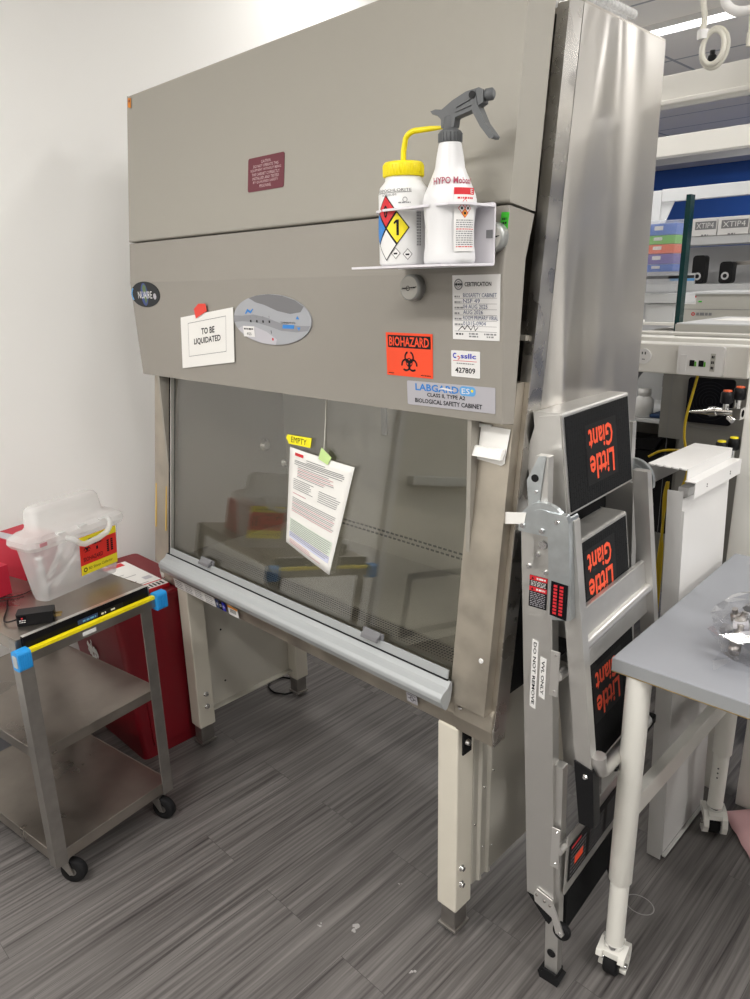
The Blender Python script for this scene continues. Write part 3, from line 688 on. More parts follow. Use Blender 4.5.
# ring plate with two round holes, as strips between outline and holes
B1 = (-.976, 1.083, .0475); B2 = (-.862, 1.078, .0475)
b = W(hold)
def ring_plate(b, z0, z1):
    x0, x1, ya, yb = HX0+.032, HX1, HY0+.003, HY1-.002; n = 96
    top = lambda x, c, r: math.sqrt(max(0, r*r-(x-c[0])**2)) if abs(x-c[0]) < r else None
    N_ = 120
    for i in range(N_):
        xa = x0+(x1-x0)*i/N_; xb = x0+(x1-x0)*(i+1)/N_
        segs = []
        def lim(x):
            lo = ya; hi = yb
            if x < x0+.05: lo = 1.085-math.sqrt(max(0, .052**2-(x0+.052-x)**2)); hi = yb if x > x0+.03 else 1.085+math.sqrt(max(0, .052**2-(x0+.052-x)**2))
            if x > x1-.02: lo = ya+(x-(x1-.02))*1.0
            h = None
            for c in (B1, B2):
                t = top(x, c, .0505)
                if t is not None: h = (c[1]-t, min(yb, c[1]+t)) if h is None else (min(h[0], c[1]-t), max(h[1], c[1]+t))
            return lo, min(hi, yb), h
        A, C = lim(xa), lim(xb)
        if A[2] and C[2]:
            for k in (0, 1):
                ylo = (A[0], C[0]) if k == 0 else (A[2][1], C[2][1]); yhi = (A[2][0], C[2][0]) if k == 0 else (A[1], C[1])
                if yhi[0]-ylo[0] > 0 or yhi[1]-ylo[1] > 0:
                    b.prism([(xa, ylo[0]), (xb, ylo[1]), (xb, max(yhi[1], ylo[1])), (xa, max(yhi[0], ylo[0]))], 'z', z0, z1, 'holder_white')
        else: b.prism([(xa, A[0]), (xb, C[0]), (xb, C[1]), (xa, A[1])], 'z', z0, z1, 'holder_white')
ring_plate(b, 1.740, 1.744)
b.build('ring_plate', hold)
b = W(hold); b.M = b.M @ frame((-.822, 1.1338, 1.688), (1, 0, 0), (0, 0, 1)); b.card([(0, 0), (.014, 0), (.014, .014), (0, .014)], 'grey_print'); b.build('small_sticker', hold)

# wash bottle
def wrap(b, cx, cy, r, a0, a1, z0, z1, m, off=.0006, n=10):
    V = []
    for i in range(n+1):
        a = a0+(a1-a0)*i/n; V += [(cx+(r+off)*math.cos(a), cy+(r+off)*math.sin(a), z0), (cx+(r+off)*math.cos(a), cy+(r+off)*math.sin(a), z1)]
    b.add(V, [(2*i, 2*i+2, 2*i+3, 2*i+1) for i in range(n)], m, True)
def wrapflat(b, cx, cy, r, a_c, off, fn, m):
    """fn adds flat print to a scratch builder in (s,z); it is then bent round the bottle"""
    s_ = MB(); fn(s_)
    bm = bmesh.new(); vs = [bm.verts.new(v) for v in s_.v]
    for f, k in zip(s_.f, s_.m):
        try: q = bm.faces.new([vs[i] for i in f]); q.material_index = k
        except ValueError: pass
    bmesh.ops.triangulate(bm, faces=bm.faces[:])
    for _ in range(4):
        es = [e for e in bm.edges if abs(e.verts[0].co.x-e.verts[1].co.x) > .006]
        if not es: break
        bmesh.ops.subdivide_edges(bm, edges=es, cuts=1); bmesh.ops.triangulate(bm, faces=bm.faces[:])
    bm.verts.index_update(); V = []
    for v in bm.verts:
        a = a_c+v.co.x/r; rr = r+off+v.co.z; V.append((cx+rr*math.cos(a), cy+rr*math.sin(a), v.co.y))
    o = len(b.v); 
    for v in V: b.v.append(Vector(v))
    for f in bm.faces: b.f.append([x.index+o for x in f.verts]); b.m.append(b.mi(s_.mats[f.material_index])); b.sm.append(False)
    bm.free()
wb = thing('wash_bottle', 'white wash bottle with yellow cap and bent yellow spout', 'bottle', (B1[0], B1[1], 1.645))
r = .047
MB().lathe([(.040, 0), (.045, .002), (r, .006), (r, .125), (.044, .138), (.036, .147), (.034, .150), (.034, .158)], (0, 0, 0), 'bottle_white', 36).build('bottle_body', wb)
b = MB(); b.lathe([(.036, .156), (.0375, .157), (.0375, .178), (.035, .181), (.001, .181)], (0, 0, 0), 'yellow', 36)
for i in range(36):
    a = i*PI/18; b.box(.037*math.cos(a)-.001, .037*math.cos(a)+.001, .037*math.sin(a)-.001, .037*math.sin(a)+.001, .158, .176, 'yellow')
b.build('cap', wb)
cdir = Vector((.80, -.0, 0)).normalized(); cd2 = Vector((.97, .25, 0)).normalized()
b = MB(); pts = [(.0, 0, .180), (.001, 0, .200), (.004, 0, .212)]
for i in range(6):
    a = i*PI/2/5; pts.append((.005+cd2.x*.022*(1-math.cos(a)), cd2.y*.022*(1-math.cos(a)), .216+.016*math.sin(a)))
pts += [tuple(cd2*.050+Vector((.005, 0, .232))), tuple(cd2*.085+Vector((.005, 0, .231)))]
b.tube(pts, [.0052]*3+[.005]*6+[.0045, .002], 'yellow', 12); b.build('spout', wb)
va = math.atan2(-B1[1], -B1[0])    # direction to the room side
def lab1(s_):
    D = .026
    def dia(cx, cz, m, d=D, n=.0002):
        s_.poly([(cx-d, cz), (cx, cz-d*1.25), (cx+d, cz), (cx, cz+d*1.25)], 'black_print', n); k = d*.90; s_.poly([(cx-k, cz), (cx, cz-k*1.25), (cx+k, cz), (cx, cz+k*1.25)], m, n+.0002)
    dd = .023
    dia(-.030, .095, 'red_print', dd); dia(-.030+dd, .095-dd*1.25, 'hazard_yellow', dd); dia(-.030-dd, .095-dd*1.25, 'label_blue', dd); dia(-.030, .095-dd*2.5, 'label_white', dd)
    o1, z1_ = -.030+dd, .095-dd*1.25
    s_.poly([(o1-.001, z1_-.013), (o1+.0035, z1_-.013), (o1+.0035, z1_+.014), (o1-.001, z1_+.014)], 'black_print', .0008); s_.poly([(o1-.006, z1_+.006), (o1-.001, z1_+.009), (o1-.001, z1_+.014), (o1-.006, z1_+.010)], 'black_print', .0008)
    s_.text('0', -.035, -.026, .084, .106, 'black_print', .0008, bold=True)
    s_.text('HYPOCHLORITE', -.052, .020, .128, .133, 'black_print', .0002); s_.rect(-.052, .020, .1265, .1272, 'black_print', .0002); s_.text('SODIUM', -.040, -.008, .121, .125, 'grey_print', .0002)
    for cx, cz in ((-.010, .022), (.012, .020)):
        s_.poly([(cx-.009, cz), (cx, cz-.010), (cx+.009, cz), (cx, cz+.010)], 'black_print', .0002); s_.poly([(cx-.0078, cz), (cx, cz-.0088), (cx+.0078, cz), (cx, cz+.0088)], 'label_white', .0004); s_.rect(cx-.004, cx+.003, cz-.002, cz+.001, 'black_print', .0006)
    s_.scribble(-.004, .018, .108, .002, 'grey_print', .0002, .004); s_.ring(.008, .114, .0035, .0045, 'grey_print', .0002, seg=10)
    for k in range(3):
        for z in range(14): s_.rect(.030+k*.0035, .032+k*.0035, .035+z*.005, .0385+z*.005, 'grey_print', .0002)
b = MB(); wrapflat(b, 0, 0, r, va-.12, .0005, lab1, None); b.build('bottle_label', wb, recalc=False)
# spray bottle
sb = thing('spray_bottle', 'translucent white spray bottle with grey trigger head', 'bottle', (B2[0], B2[1], 1.645))
prof = [(.040, 0), (.045, .002), (.0465, .008), (.0455, .02), (.0440, .03), (.0435, .065), (.047, .098), (.0475, .106), (.045, .116), (.037, .134), (.029, .152), (.026, .160), (.0235, .178), (.0200, .196), (.0185, .200), (.014, .203)]
MB().lathe(prof, (0, 0, 0), 'spray_white', 36).build('bottle_body', sb)
b = MB(); b.lathe([(.0180, .198), (.0195, .199), (.0195, .216), (.017, .218), (.0125, .221), (.0125, .238), (.011, .240)], (0, 0, 0), 'trigger_grey', 24)
for i in range(20):
    a = i*PI/10; b.box(.0195*math.cos(a)-.0012, .0195*math.cos(a)+.0012, .0195*math.sin(a)-.0012, .0195*math.sin(a)+.0012, .200, .214, 'trigger_grey')
b.build('collar', sb)
HMt = Matrix.Rotation(math.radians(10), 4, 'Z')
b = MB(); b.M = HMt
b.prism([(-.013, .222), (.012, .222), (.014, .236), (.046, .243), (.066, .252), (.066, .270), (.058, .275), (.034, .272), (.008, .262), (-.012, .251), (-.024, .253), (-.034, .251), (-.030, .246), (-.020, .243), (-.013, .236)], 'y', -.010, .010, 'trigger_grey')
b.prism([(.014, .243), (.050, .251), (.050, .254), (.014, .246)], 'y', -.012, .012, 'trigger_grey'); b.prism([(.016, .250), (.050, .261), (.050, .264), (.016, .253)], 'y', -.012, .012, 'trigger_grey')
b.build('trigger_head', sb, .002, 2)
b = MB(); b.M = HMt; b.lathe([(.0080, .0), (.0095, .001), (.0095, .012), (.006, .015)], (.066, 0, .264), 'trigger_grey', 16, ax='x'); b.build('nozzle', sb)
b = MB(); b.M = HMt
b.prism([(.042, .272), (.052, .272), (.056, .250), (.070, .222), (.088, .200), (.086, .196), (.079, .196), (.062, .216), (.047, .240)], 'y', -.0115, .0115, 'trigger_grey')
b.lathe([(.006, 0), (.006, .002)], (.047, -.0115, .265), 'black_plastic', 12, ax='y')
b.build('trigger_lever', sb, .002, 2)
va2 = math.atan2(-B2[1], -B2[0])
def lab2(s_):
    s_.rect(.006, .048, .02, .112, 'label_white', 0); s_.rect(.006, .048, .112, .123, 'red_print', .0001); s_.text('E', .038, .044, .114, .121, 'label_white', .0004)
    s_.scribble(.012, .044, .105, .003, 'red_print', .0003, .004)
    for cx, cz, m in ((.020, .090, 'label_white'), (.032, .090, 'label_white'), (.026, .082, 'label_orange'), (.026, .098, 'label_white')):
        s_.poly([(cx-.007, cz), (cx, cz-.008), (cx+.007, cz), (cx, cz+.008)], 'red_print', .0003); s_.poly([(cx-.0055, cz), (cx, cz-.0065), (cx+.0055, cz), (cx, cz+.0065)], m, .0005); s_.rect(cx-.002, cx+.002, cz-.002, cz+.002, 'black_print', .0007)
    for k in range(13): s_.scribble(.010, .046, .070-k*.0036, .0016, 'red_print' if k in (4, 12) else 'grey_print', .0003, .004)
    for (x, y) in ((.012, 0),): pass
b = MB(); wrapflat(b, 0, 0, .0470, va2+.02, .0008, lab2, None); b.build('bottle_label', sb, recalc=False)
def lab3(s_): s_.text('HYPO Mobox/', -.030, .044, .130, .141, 'marker_red', 0, bold=True)
b = MB(); wrapflat(b, 0, 0, .0385, va2+.0, .0012, lab3, None); b.build('marker_lettering', sb, recalc=False)

# plastic wrap on top of the cabinet
def crumple(name, x0, x1, ya, yb, z, h, m, seed, n=14, bub=False):
    rr = random.Random(seed); b = MB(); V = []; 
    for j in range(n+1):
        for i in range(n+1):
            e = min(i, n-i, j, n-j)/3; V.append((x0+(x1-x0)*i/n+rr.uniform(-.004, .004), ya+(yb-ya)*j/n+rr.uniform(-.004, .004), z+.003+min(1, e)*h*(.6+.4*rr.random())))
    b.add(V, [(j*(n+1)+i, j*(n+1)+i+1, (j+1)*(n+1)+i+1, (j+1)*(n+1)+i) for j in range(n) for i in range(n)], m, True)
    if bub:
        for j in range(1, 16):
            for i in range(0, 10):
                b.ball((x0+(x1-x0)*(i+.5)/10, ya+(yb-ya)*(j+.5)/17, z+h*.85+.006), .009, m, seg=8)
    return b.build(name, recalc=False)
tag(crumple('bubble_wrap', -1.05, -.80, 1.40, 1.64, 2.106, .028, 'bubble_plastic', 3, bub=True), 'clear bubble wrap lying on top of the cabinet right end', 'bubble wrap')
tag(crumple('plastic_sheet', -1.36, -1.28, 1.40, 1.50, 2.106, .14, 'bubble_plastic', 5), 'crumpled clear plastic standing above the hood top edge', 'plastic sheet')

# ------------------------------------------------------------ cart
CA = math.radians(8.5)
cart = thing('utility_cart', 'stainless steel three shelf utility cart on black casters', 'cart', (-1.775, .520, 0), CA)
# local: x from -.62 (left) to 0, y from 0 to .40
CL, CW = -.60, .395
for z, th in ((.785, .035), (.455, .03), (.125, .035)):
    b = MB(); ins = .0 if z > .7 else .004
    b.box(CL+ins, -ins, ins, CW-ins, z-.006, z, 'steel_cart')
    b.box(CL+ins, -ins, ins, ins+.003, z-th, z+.001, 'steel_cart'); b.box(CL+ins, -ins, CW-ins-.003, CW-ins, z-th, z+.001, 'steel_cart'); b.box(-ins-.003, -ins, ins, CW-ins, z-th, z+.001, 'steel_cart'); b.box(CL+ins, CL+ins+.003, ins, CW-ins, z-th, z+.001, 'steel_cart')
    b.build('shelf', cart, .0015)
for x, sx in ((0, -1), (CL, 1)):
    for y, sy in ((0, 1), (CW, -1)):
        b = MB(); t = .003
        b.box(min(x, x+sx*t)-.0, max(x, x+sx*t), min(y-sy*.0, y+sy*.034), max(y, y+sy*.034), .085, .782, 'steel_leg'); b.box(min(x, x+sx*.034), max(x, x+sx*.034), min(y-sy*t, y), max(y-sy*t, y), .085, .782, 'steel_leg')
        b.build('leg', cart, .001)
for x, y, a in ((-.035, .04, .5), (-.03, CW-.04, .3), (CL+.04, .04, -.4), (CL+.04, CW-.04, .9)):
    c = bpy.data.objects.new('caster', None)
    b = MB(); b.M = Matrix.Translation((x, y, 0)) @ Matrix.Rotation(a, 4, 'Z')
    b.lathe([(.016, .078), (.016, .092)], (0, 0, 0), 'steel_leg', 14)
    for s in (-1, 1): b.prism([(-.018, .080), (.018, .080), (.030, .032), (.018, .030)], 'y', s*.014, s*.017, 'steel_leg')
    b.box(-.018, .018, -.017, .017, .076, .081, 'steel_leg')
    fk = b.build('caster', cart)
    b = MB(); b.M = Matrix.Translation((x, y, 0)) @ Matrix.Rotation(a, 4, 'Z')
    b.lathe([(.020, -.012), (.034, -.012), (.037, -.008), (.037, .008), (.034, .012), (.020, .012)], (.024, 0, .0375), 'black_rubber', 28, ax='y'); b.lathe([(.012, -.0125), (.012, .0125)], (.024, 0, .0375), 'steel_dark', 14, ax='y'); b.build('wheel', fk)
# right side rail with tool strip
b = MB(); b.box(.0, .012, .012, CW-.01, .750, .792, 'black_gloss'); b.box(0, .012, .012, CW-.01, .792, .7935, 'aluminium_bright')
b.M = frame((.0125, .16, .764), (0, 1, 0), (0, 0, 1)); b.card([(0, 0), (.06, 0), (.06, .012), (0, .012)], 'label_navy'); b.scribble(.014, .055, .003, .005, 'label_lightblue', .0012, .009); b.card([(.065, 0), (.14, 0), (.14, .012), (.065, .012)], 'black_print'); b.scribble(.07, .084, .002, .005, 'label_white', .0012, .01); b.scribble(.10, .114, .002, .005, 'label_white', .0012, .01)
b.build('side_rail', cart)
lv = thing('measuring_bar', 'yellow bar with blue end caps along the cart side', 'bar', tuple(cart.location), CA)
b = MB(); b.box(.016, .030, .006, CW+.006, .753, .763, 'yellow'); lab(b.build('yellow_face', lv, .001), 'bright yellow face')
b = MB(); b.box(.014, .028, .008, CW+.006, .728, .753, 'steel_dark'); b.box(.0275, .0285, .16, .20, .735, .746, 'label_white'); b.build('bar_body', lv)
for y0 in (-.018, CW+.002):
    b = MB(); b.M = Matrix.Translation((.026, y0+.013, .744)); b.prism(rrect(-.016, .016, -.026, .026, .008, 4), 'y', -.017, .017, 'cap_blue')
    for k in range(6): b.box(.0155, .0175, -.015+k*.0055, -.0125+k*.0055, -.018, .018, 'cap_blue')
    if y0 < 0: b.prism(rrect(-.010, .010, -.016, .016, .004, 3), 'y', -.0185, -.017, 'grey_handle')
    b.build('end_cap', lv, .001)
lv.location.z = 0
# sharps container
SA = math.radians(14.6)
shp = thing('sharps_container', 'translucent sharps container with white lid and biohazard label', 'container', (-1.945, .664, .786), SA)
# local: x<0 depth (to the wall), y along length
def rr3(x0, x1, y0, y1, r, z, n=4): return [(p[0], p[1], z) for p in rrect(x0, x1, y0, y1, r, n)]
b = MB()
b.loft([rr3(-.058, .0, .0, .255, .018, 0), rr3(-.062, .003, -.004, .258, .018, .02), rr3(-.080, .016, -.020, .272, .02, .165)], 'sharps_plastic', True, False)
b.add(rr3(-.058, .0, .0, .255, .018, .0), [tuple(range(20))] if False else [tuple(range(len(rr3(-.058, .0, .0, .255, .018, .0))))], 'sharps_plastic')
bd = b.build('container_body', shp)
b = MB()
b.loft([rr3(-.088, .024, -.032, .284, .025, .158), rr3(-.094, .030, -.040, .290, .03, .170), rr3(-.092, .028, -.038, .288, .03, .184), rr3(-.082, .016, -.020, .275, .03, .194)], 'lid_plastic', False, False)
b.loft([rr3(-.082, .016, -.020, .275, .03, .194), rr3(-.076, .008, .004, .250, .02, .197), rr3(-.072, -.010, .010, .244, .02, .205), rr3(-.072, -.018, .014, .240, .02, .248), rr3(-.070, -.022, .020, .234, .02, .258), rr3(-.062, -.030, .03, .220, .012, .262)], 'lid_plastic', True, False)
q = rr3(-.062, -.030, .03, .220, .012, .262); b.add(q, [tuple(range(len(q)))], 'lid_plastic')
for y in (.06, .13, .20): b.box(.018, .034, y-.012, y+.012, .186, .192, 'lid_plastic')
b.box(.031, .033, -.012, .010, .171, .181, 'pink_print')
b.build('lid', shp)
b = MB(); b.tube([(.030, .070, .172), (.046, .082, .166), (.050, .098, .150), (.050, .112, .143), (.050, .160, .146), (.050, .190, .154), (.050, .202, .166), (.046, .210, .180), (.030, .216, .186)], .008, 'lid_plastic', 10); b.build('handle', shp)
b = MB(); b.M = frame((.0075, .118, .036), (0, 1, 0), (.095, 0, 1)) @ Matrix.Translation((0, 0, .0012))
b.card([(0, 0), (.130, 0), (.130, .118), (0, .118)], 'red_label'); b.rect(0, .130, 0, .030, 'hazard_yellow', .0012); b.rect(0, .130, .096, .118, 'hazard_yellow', .0012)
biohaz(b, .024, .078, .013, 'black_print', .0013); b.text('BIOHAZARD', .010, .078, .040, .053, 'black_print', .0013); b.scribble(.044, .078, .084, .004, 'black_print', .0013, .007); b.rect(.056, .062, .066, .076, 'black_print', .0013)
for k in range(2): 
    for z in range(6): b.rect(.094+k*.014, .102+k*.014, .045+z*.0065, .050+z*.0065, 'black_print', .0013)
b.ring(.014, .015, .004, .007, 'black_print', .0013, seg=10); b.text('BD Sharps Collector', .026, .112, .009, .020, 'black_print', .0013); b.scribble(.03, .11, .104, .003, 'black_print', .0013, .01)
b.build('warning_label', shp)
# syringes inside
syr = None
def syringe():
    t = thing('syringe', 's', 'syringe', (0, 0, 0), 0, 'used syringes inside the sharps container')
    MB().lathe([(.003, 0), (.009, .003), (.009, .075), (.013, .076), (.013, .078), (.009, .078)], (0, 0, 0), 'lid_plastic', 12).build('barrel', t)
    MB().lathe([(.006, .06), (.006, .105), (.012, .106), (.012, .109), (.0001, .109)], (0, 0, 0), 'white_plastic', 12).build('plunger', t)
    return t
def copy_tree(o):
    r = o.copy(); col.objects.link(r)
    for c in list(o.children):
        d = c.copy(); col.objects.link(d); d.parent = r; d.matrix_parent_inverse = c.matrix_parent_inverse.copy()
    return r
s0 = syringe(); SM = Matrix.Rotation(SA, 4, 'Z'); SM.translation = Vector(shp.location)
spots = [((-.025, .018, .012), (0, 0, 0), 'upright used syringe at the near end inside the sharps container'),
         ((-.020, .050, .025), (-.9, 0, 0), 'used syringe lying tilted low in the front of the sharps container'),
         ((-.030, .075, .020), (-1.1, .1, 0), 'used syringe lying almost flat at the middle front of the sharps container'),
         ((-.046, .050, .045), (-.55, .2, 0), 'used syringe leaning on others behind the tilted one in the sharps container'),
         ((-.048, .120, .060), (-.75, -.2, 0), 'used syringe highest in the pile behind the container label'),
         ((-.028, .145, .018), (-1.35, 0, 0), 'used syringe lying flat below the container label'),
         ((-.045, .20, .022), (-.2, .1, 0), 'used syringe standing at the far end inside the sharps container'),
         ((-.044, .020, .018), (-1.3, .1, 0), 'used syringe on the container floor at the back')]
for i, (p, e, l) in enumerate(spots):
    t = s0 if i == 0 else copy_tree(s0); t['label'] = l
    from mathutils import Euler
    M = SM @ Matrix.Translation(p) @ Euler(e).to_matrix().to_4x4(); t.location = M.translation; t.rotation_euler = M.to_euler()
for i, (x, y, z) in enumerate([(-.03, .015, .008), (-.04, .04, .008), (-.03, .21, .010), (-.035, .235, .03), (-.03, .22, .032), (-.045, .10, .01)]):
    b = MB(); p = SM @ Vector((x, y, z)); b.lathe([(.007, 0), (.008, .004), (.008, .016), (.005, .020)], tuple(p), 'oval_mid' if i % 2 else 'grey_print', 12)
    tag(b.build('needle_hub'), 'small dark grey needle hub on the floor of the sharps container', 'needle hub', 'grey needle hubs in the sharps container')
# power adapter
pa = thing('power_adapter', 'black wall plug power adapter on the cart top corner', 'adapter', (-1.845, .600, .786), math.radians(60))
b = MB(); b.prism(rrect(-.045, .045, -.021, .021, .005), 'z', .0, .032, 'black_plastic'); b.build('body', pa, .002)
b = MB(); b.box(.045, .062, -.009, -.0075, .010, .016, 'dull_brass'); b.box(.045, .062, .0075, .009, .010, .016, 'dull_brass'); b.build('prong', pa)
b = MB(); b.M = frame((-.040, -.0212, .006), (1, 0, 0), (0, 0, 1)); b.card([(0, 0), (.02, 0), (.02, .022), (0, .022)], 'black_gloss'); b.scribble(.003, .018, .004, .002, 'label_white', .0012, .003); b.scribble(.003, .018, .009, .002, 'label_white', .0012, .003); b.rect(.008, .012, .014, .018, 'red_print', .0012); b.build('adapter_label', pa)
b = MB(); b.tube(spl([(-.045, 0, .012), (-.07, .0, .008), (-.085, .03, .004), (-.09, .10, .004), (-.10, .16, .004)]), .0022, 'black_plastic', 8); b.build('cord', pa)
# red boxes and cable
b = MB(); b.M = Matrix.Translation((-2.085, .625, .786)) @ Matrix.Rotation(.25, 4, 'Z'); b.box(-.13, .0, -.07, .0, .0, .088, 'red_box'); b.box(-.0, .0008, -.07, -.035, .06, .08, 'yellow_tape')
tag(b.build('red_box', bevel=.004), 'small red box with a yellow sticker at the cart left edge', 'box')
b = MB(); b.M = Matrix.Translation((-2.16, .745, .786)) @ Matrix.Rotation(.25, 4, 'Z'); b.box(-.16, .0, -.06, .06, .0, .118, 'red_box'); b.box(-.15, -.05, -.055, -.02, .1182, .119, 'label_silver')
tag(b.build('red_box', bevel=.004), 'larger red box at the back of the cart behind the sharps container', 'box')
b = MB(); b.tube(spl([(-2.13, .69, .84), (-2.09, .70, .82), (-2.055, .68, .80), (-2.045, .65, .79), (-2.05, .61, .789), (-2.10, .545, .789), (-2.2, .53, .789)]), .0018, 'black_plastic', 8)
tag(b.build('cable'), 'thin black cable looping between red boxes and sharps container', 'cable')
# printed box lid behind container
b = MB(); b.M = Matrix.Translation((-2.295, 1.045, .6175)) @ Matrix.Rotation(math.radians(1), 4, 'Z')
b.box(-.16, .145, -.10, .10, 0, .012, 'paper'); b.box(.145, .148, -.10, .10, 0, .012, 'red_print')
M0 = b.M; b.M = M0 @ frame((-.11, -.085, .0102), (0, 1, 0), (-1, 0, 0)) 
b.M = M0 @ Matrix.Translation((0, 0, .0103))
b.M = M0 @ Matrix.Translation((0, 0, .0123)); b.rect(-.155, -.12, -.10, .08, 'red_print'); b.rect(.095, .102, -.10, .10, 'red_print')
for i in range(6): b.rect(-.07+i*.03, -.066+i*.03, -.06+(i % 3)*.03, .0+(i % 3)*.03, 'grey_print')
for i in range(14): b.rect(.11, .138, -.10+i*.014, -.093+i*.014, 'black_print', .0004)
b.rect(.03, .06, .06, .09, 'oval_light'); b.rect(-.07, -.04, -.04, -.01, 'oval_grey')
tag(b.build('cardboard_mailer'), 'flat white and red printed cardboard mailer lying on the red bin lid', 'mailer')
# red bin
TL = 0.398
bn = thing('waste_bin', 'tall red plastic biohazard waste bin behind the cart', 'bin', (-2.34, 1.13, 0))
b = MB(); b.loft([rr3(-.175, .200, -.155, .07, .02, .0), rr3(-.205, .226, -.205, .10, .025, .590)], 'red_plastic', True)
b.prism([(-.12, .05), (-.14, .42), (-.10, .50), (.02, .50), (.04, .42), (.02, .05)], 'x', .205, .215, 'red_plastic')
b.build('bin_body', bn, .003)
b = MB(); b.loft([rr3(-.205, .230, -.215, .105, .02, .588), rr3(-.205, .232, -.218, .108, .02, .610), rr3(-.20, .228, -.21, .10, .02, .617)], 'red_plastic', False); b.build('lid', bn, .003)
b = MB(); b.M = frame((-0.050, -.155-.05*TL/.59-.003, TL), (1, 0, 0), (0, -.085, 1))
rq = random.Random(9)
for k in range(18):
    cx, cy, s = rq.uniform(-.01, .055), rq.uniform(-.05, .035), rq.uniform(.006, .018)
    cy -= cx*.6; b.poly([(cx+s*rq.uniform(.5, 1)*math.cos(a*PI/4), cy+s*1.6*rq.uniform(.5, 1)*math.sin(a*PI/4)) for a in range(8)], 'paper', .0002*k)
lab(b.build('torn_label', bn), 'white remains of a torn label')

# ------------------------------------------------------------ folded step ladder
LA = math.radians(4.2)
lad = thing('step_ladder', 'folded aluminium step ladder with black treads leaning beside the cabinet', 'ladder', (-.644, 1.209, 0), LA)
LW = .45      # width along local y
def ua(z): return -.057-.060*(z-.227)      # outer rail, outer (cabinet) face
def rail(name, ya, yb, z0, z1, f, wd, m='aluminium', par=lad, bev=.002):
    b = MB(); b.prism([(f(z0), z0), (f(z0)+wd, z0), (f(z1)+wd, z1), (f(z1), z1)], 'y', ya, yb, m); return b.build(name, par, bev)
fr = lambda z: -.071-.0585*(z-.227)
rail('outer_rail', 0, .028, .235, 1.14, fr, .068)
rail('outer_rail', LW-.028, LW, .235, 1.14, fr, .068)
ub = lambda z: .145-.135*z-.036            # step frame rails, lean more
fr2 = lambda z: -.020-.03*z
rail('inner_leg', .010, .034, .02, .60, fr2, .032); rail('inner_leg', LW-.034, LW-.010, .02, .60, fr2, .032)
rail('rear_rail', .0, .022, 1.05, 1.285, lambda z: -.095-.03*(z-1.15), .028); rail('rear_rail', LW-.022, LW, 1.05, 1.285, lambda z: -.095-.03*(z-1.15), .028)
for ya, s in ((-.003, 1), (LW+.0005, 1)):
    b = MB(); b.prism([(-.104, 1.151), (-.114, 1.233), (-.090, 1.285), (-.075, 1.287), (-.078, 1.255), (-.088, 1.151)], 'y', ya, ya+.0025, 'zinc')
    b.lathe([(.008, 0), (.008, .001)], (-.096, ya, 1.240), 'black_plastic', 14, ax='y'); b.lathe([(.004, 0), (.003, .003)], (-.092, ya, 1.213), 'chrome', 8, ax='y')
    b.build('gusset_plate', lad)
    # half round hinge
    n = 18; P = [(-.069+.054*math.cos(i*PI/n), 1.140+.056*math.sin(i*PI/n)) for i in range(n+1)]+[(-.123, 1.128), (-.015, 1.128)]
    b = MB(); b.prism(P, 'y', ya-.010, ya+.002, 'zinc')
    P2 = [(-.069+.040*math.cos(i*PI/n), 1.140+.042*math.sin(i*PI/n)) for i in range(n+1)]
    b.prism(P2, 'y', ya-.0115, ya-.009, 'zinc')
    for u_, z_ in ((-.112, 1.142), (-.070, 1.138)): b.lathe([(.006, 0), (.005, .004)], (u_, ya-.0115, z_), 'chrome', 10, ax='y')
    b.build('hinge_plate', lad, .002)
for u_, z_, r_ in ((-.078, 1.105, .0105), (-.088, 1.082, .006), (-.108, 1.052, .006), (-.070, 1.046, .006)): MB().lathe([(r_, 0), (r_*.8, .005)], (u_+.006, 0, z_), 'chrome', 12, ax='y').build('rivet', lad)
# zinc cover with black label
b = MB(); fc = lambda z: -.060+(1.175-z)*.075
b.prism([(fc(1.18), 1.18), (fc(1.18)+.040, 1.18), (fc(1.16)+.045, 1.165), (fc(.955)+.046, .965), (fc(.955)+.004, .955), (fc(.955), .965)], 'y', -.016, -.002, 'zinc')
b.prism([(fc(1.175)+.040, 1.175), (fc(1.175)+.045, 1.17), (fc(.955)+.046, .965), (fc(.955)+.042, .960)], 'y', -.002, .03, 'zinc')
b.lathe([(.006, 0), (.004, .003)], (fc(1.16)+.020, -.016, 1.163), 'chrome', 10, ax='y')
cv = b.build('lock_cover', lad, .003)
b = MB(); b.M = frame((fc(1.03)+.006, -.0165, .962), (1, 0, .0), (-.075, 0, 1))
b.card([(0, .004), (.036, 0), (.036, .076), (0, .078)], 'black_gloss')
for k in range(2):
    for z in range(9): b.rect(.006+k*.013, .014+k*.013, .008+z*.0073, .013+z*.0073, 'red_print', .0012)
b.build('lock_label', cv)
# labels on the near rail
b = MB(); b.M = frame((fr(.96)+.015, -.0006, .964), (1, 0, 0), (-.0585, 0, 1))
b.card([(0, 0), (.040, 0), (.040, .070), (0, .070)], 'black_print'); b.rect(0, .040, .060, .070, 'red_print', .0012); b.rect(0, .040, .036, .046, 'red_print', .0012)
for z in (.063, .039): b.scribble(.016, .036, z, .004, 'label_white', .0014, .006); b.poly([(.004, z-.001), (.010, z-.001), (.007, z+.005)], 'black_print', .0014)
for k in range(4): b.scribble(.003, .037, .048+k*.003, .0012, 'label_white', .0014, .006)
for k in range(8): b.scribble(.003, .037, .004+k*.004, .0014, 'label_silver', .0014, .006)
b.build('warning_label', lad)
def vtext(b, t, s0, s1, t1, t0):
    """writing that runs down the rail"""
    V, F = text_geo(t, True); xs = [v[0] for v in V]; ys = [v[1] for v in V]; x0, x1, y0, y1 = min(xs), max(xs), min(ys), max(ys)
    b.add([(s0+(v[1]-y0)/(y1-y0)*(s1-s0), t1-(v[0]-x0)/(x1-x0)*(t1-t0), .0012) for v in V], F, 'black_print')
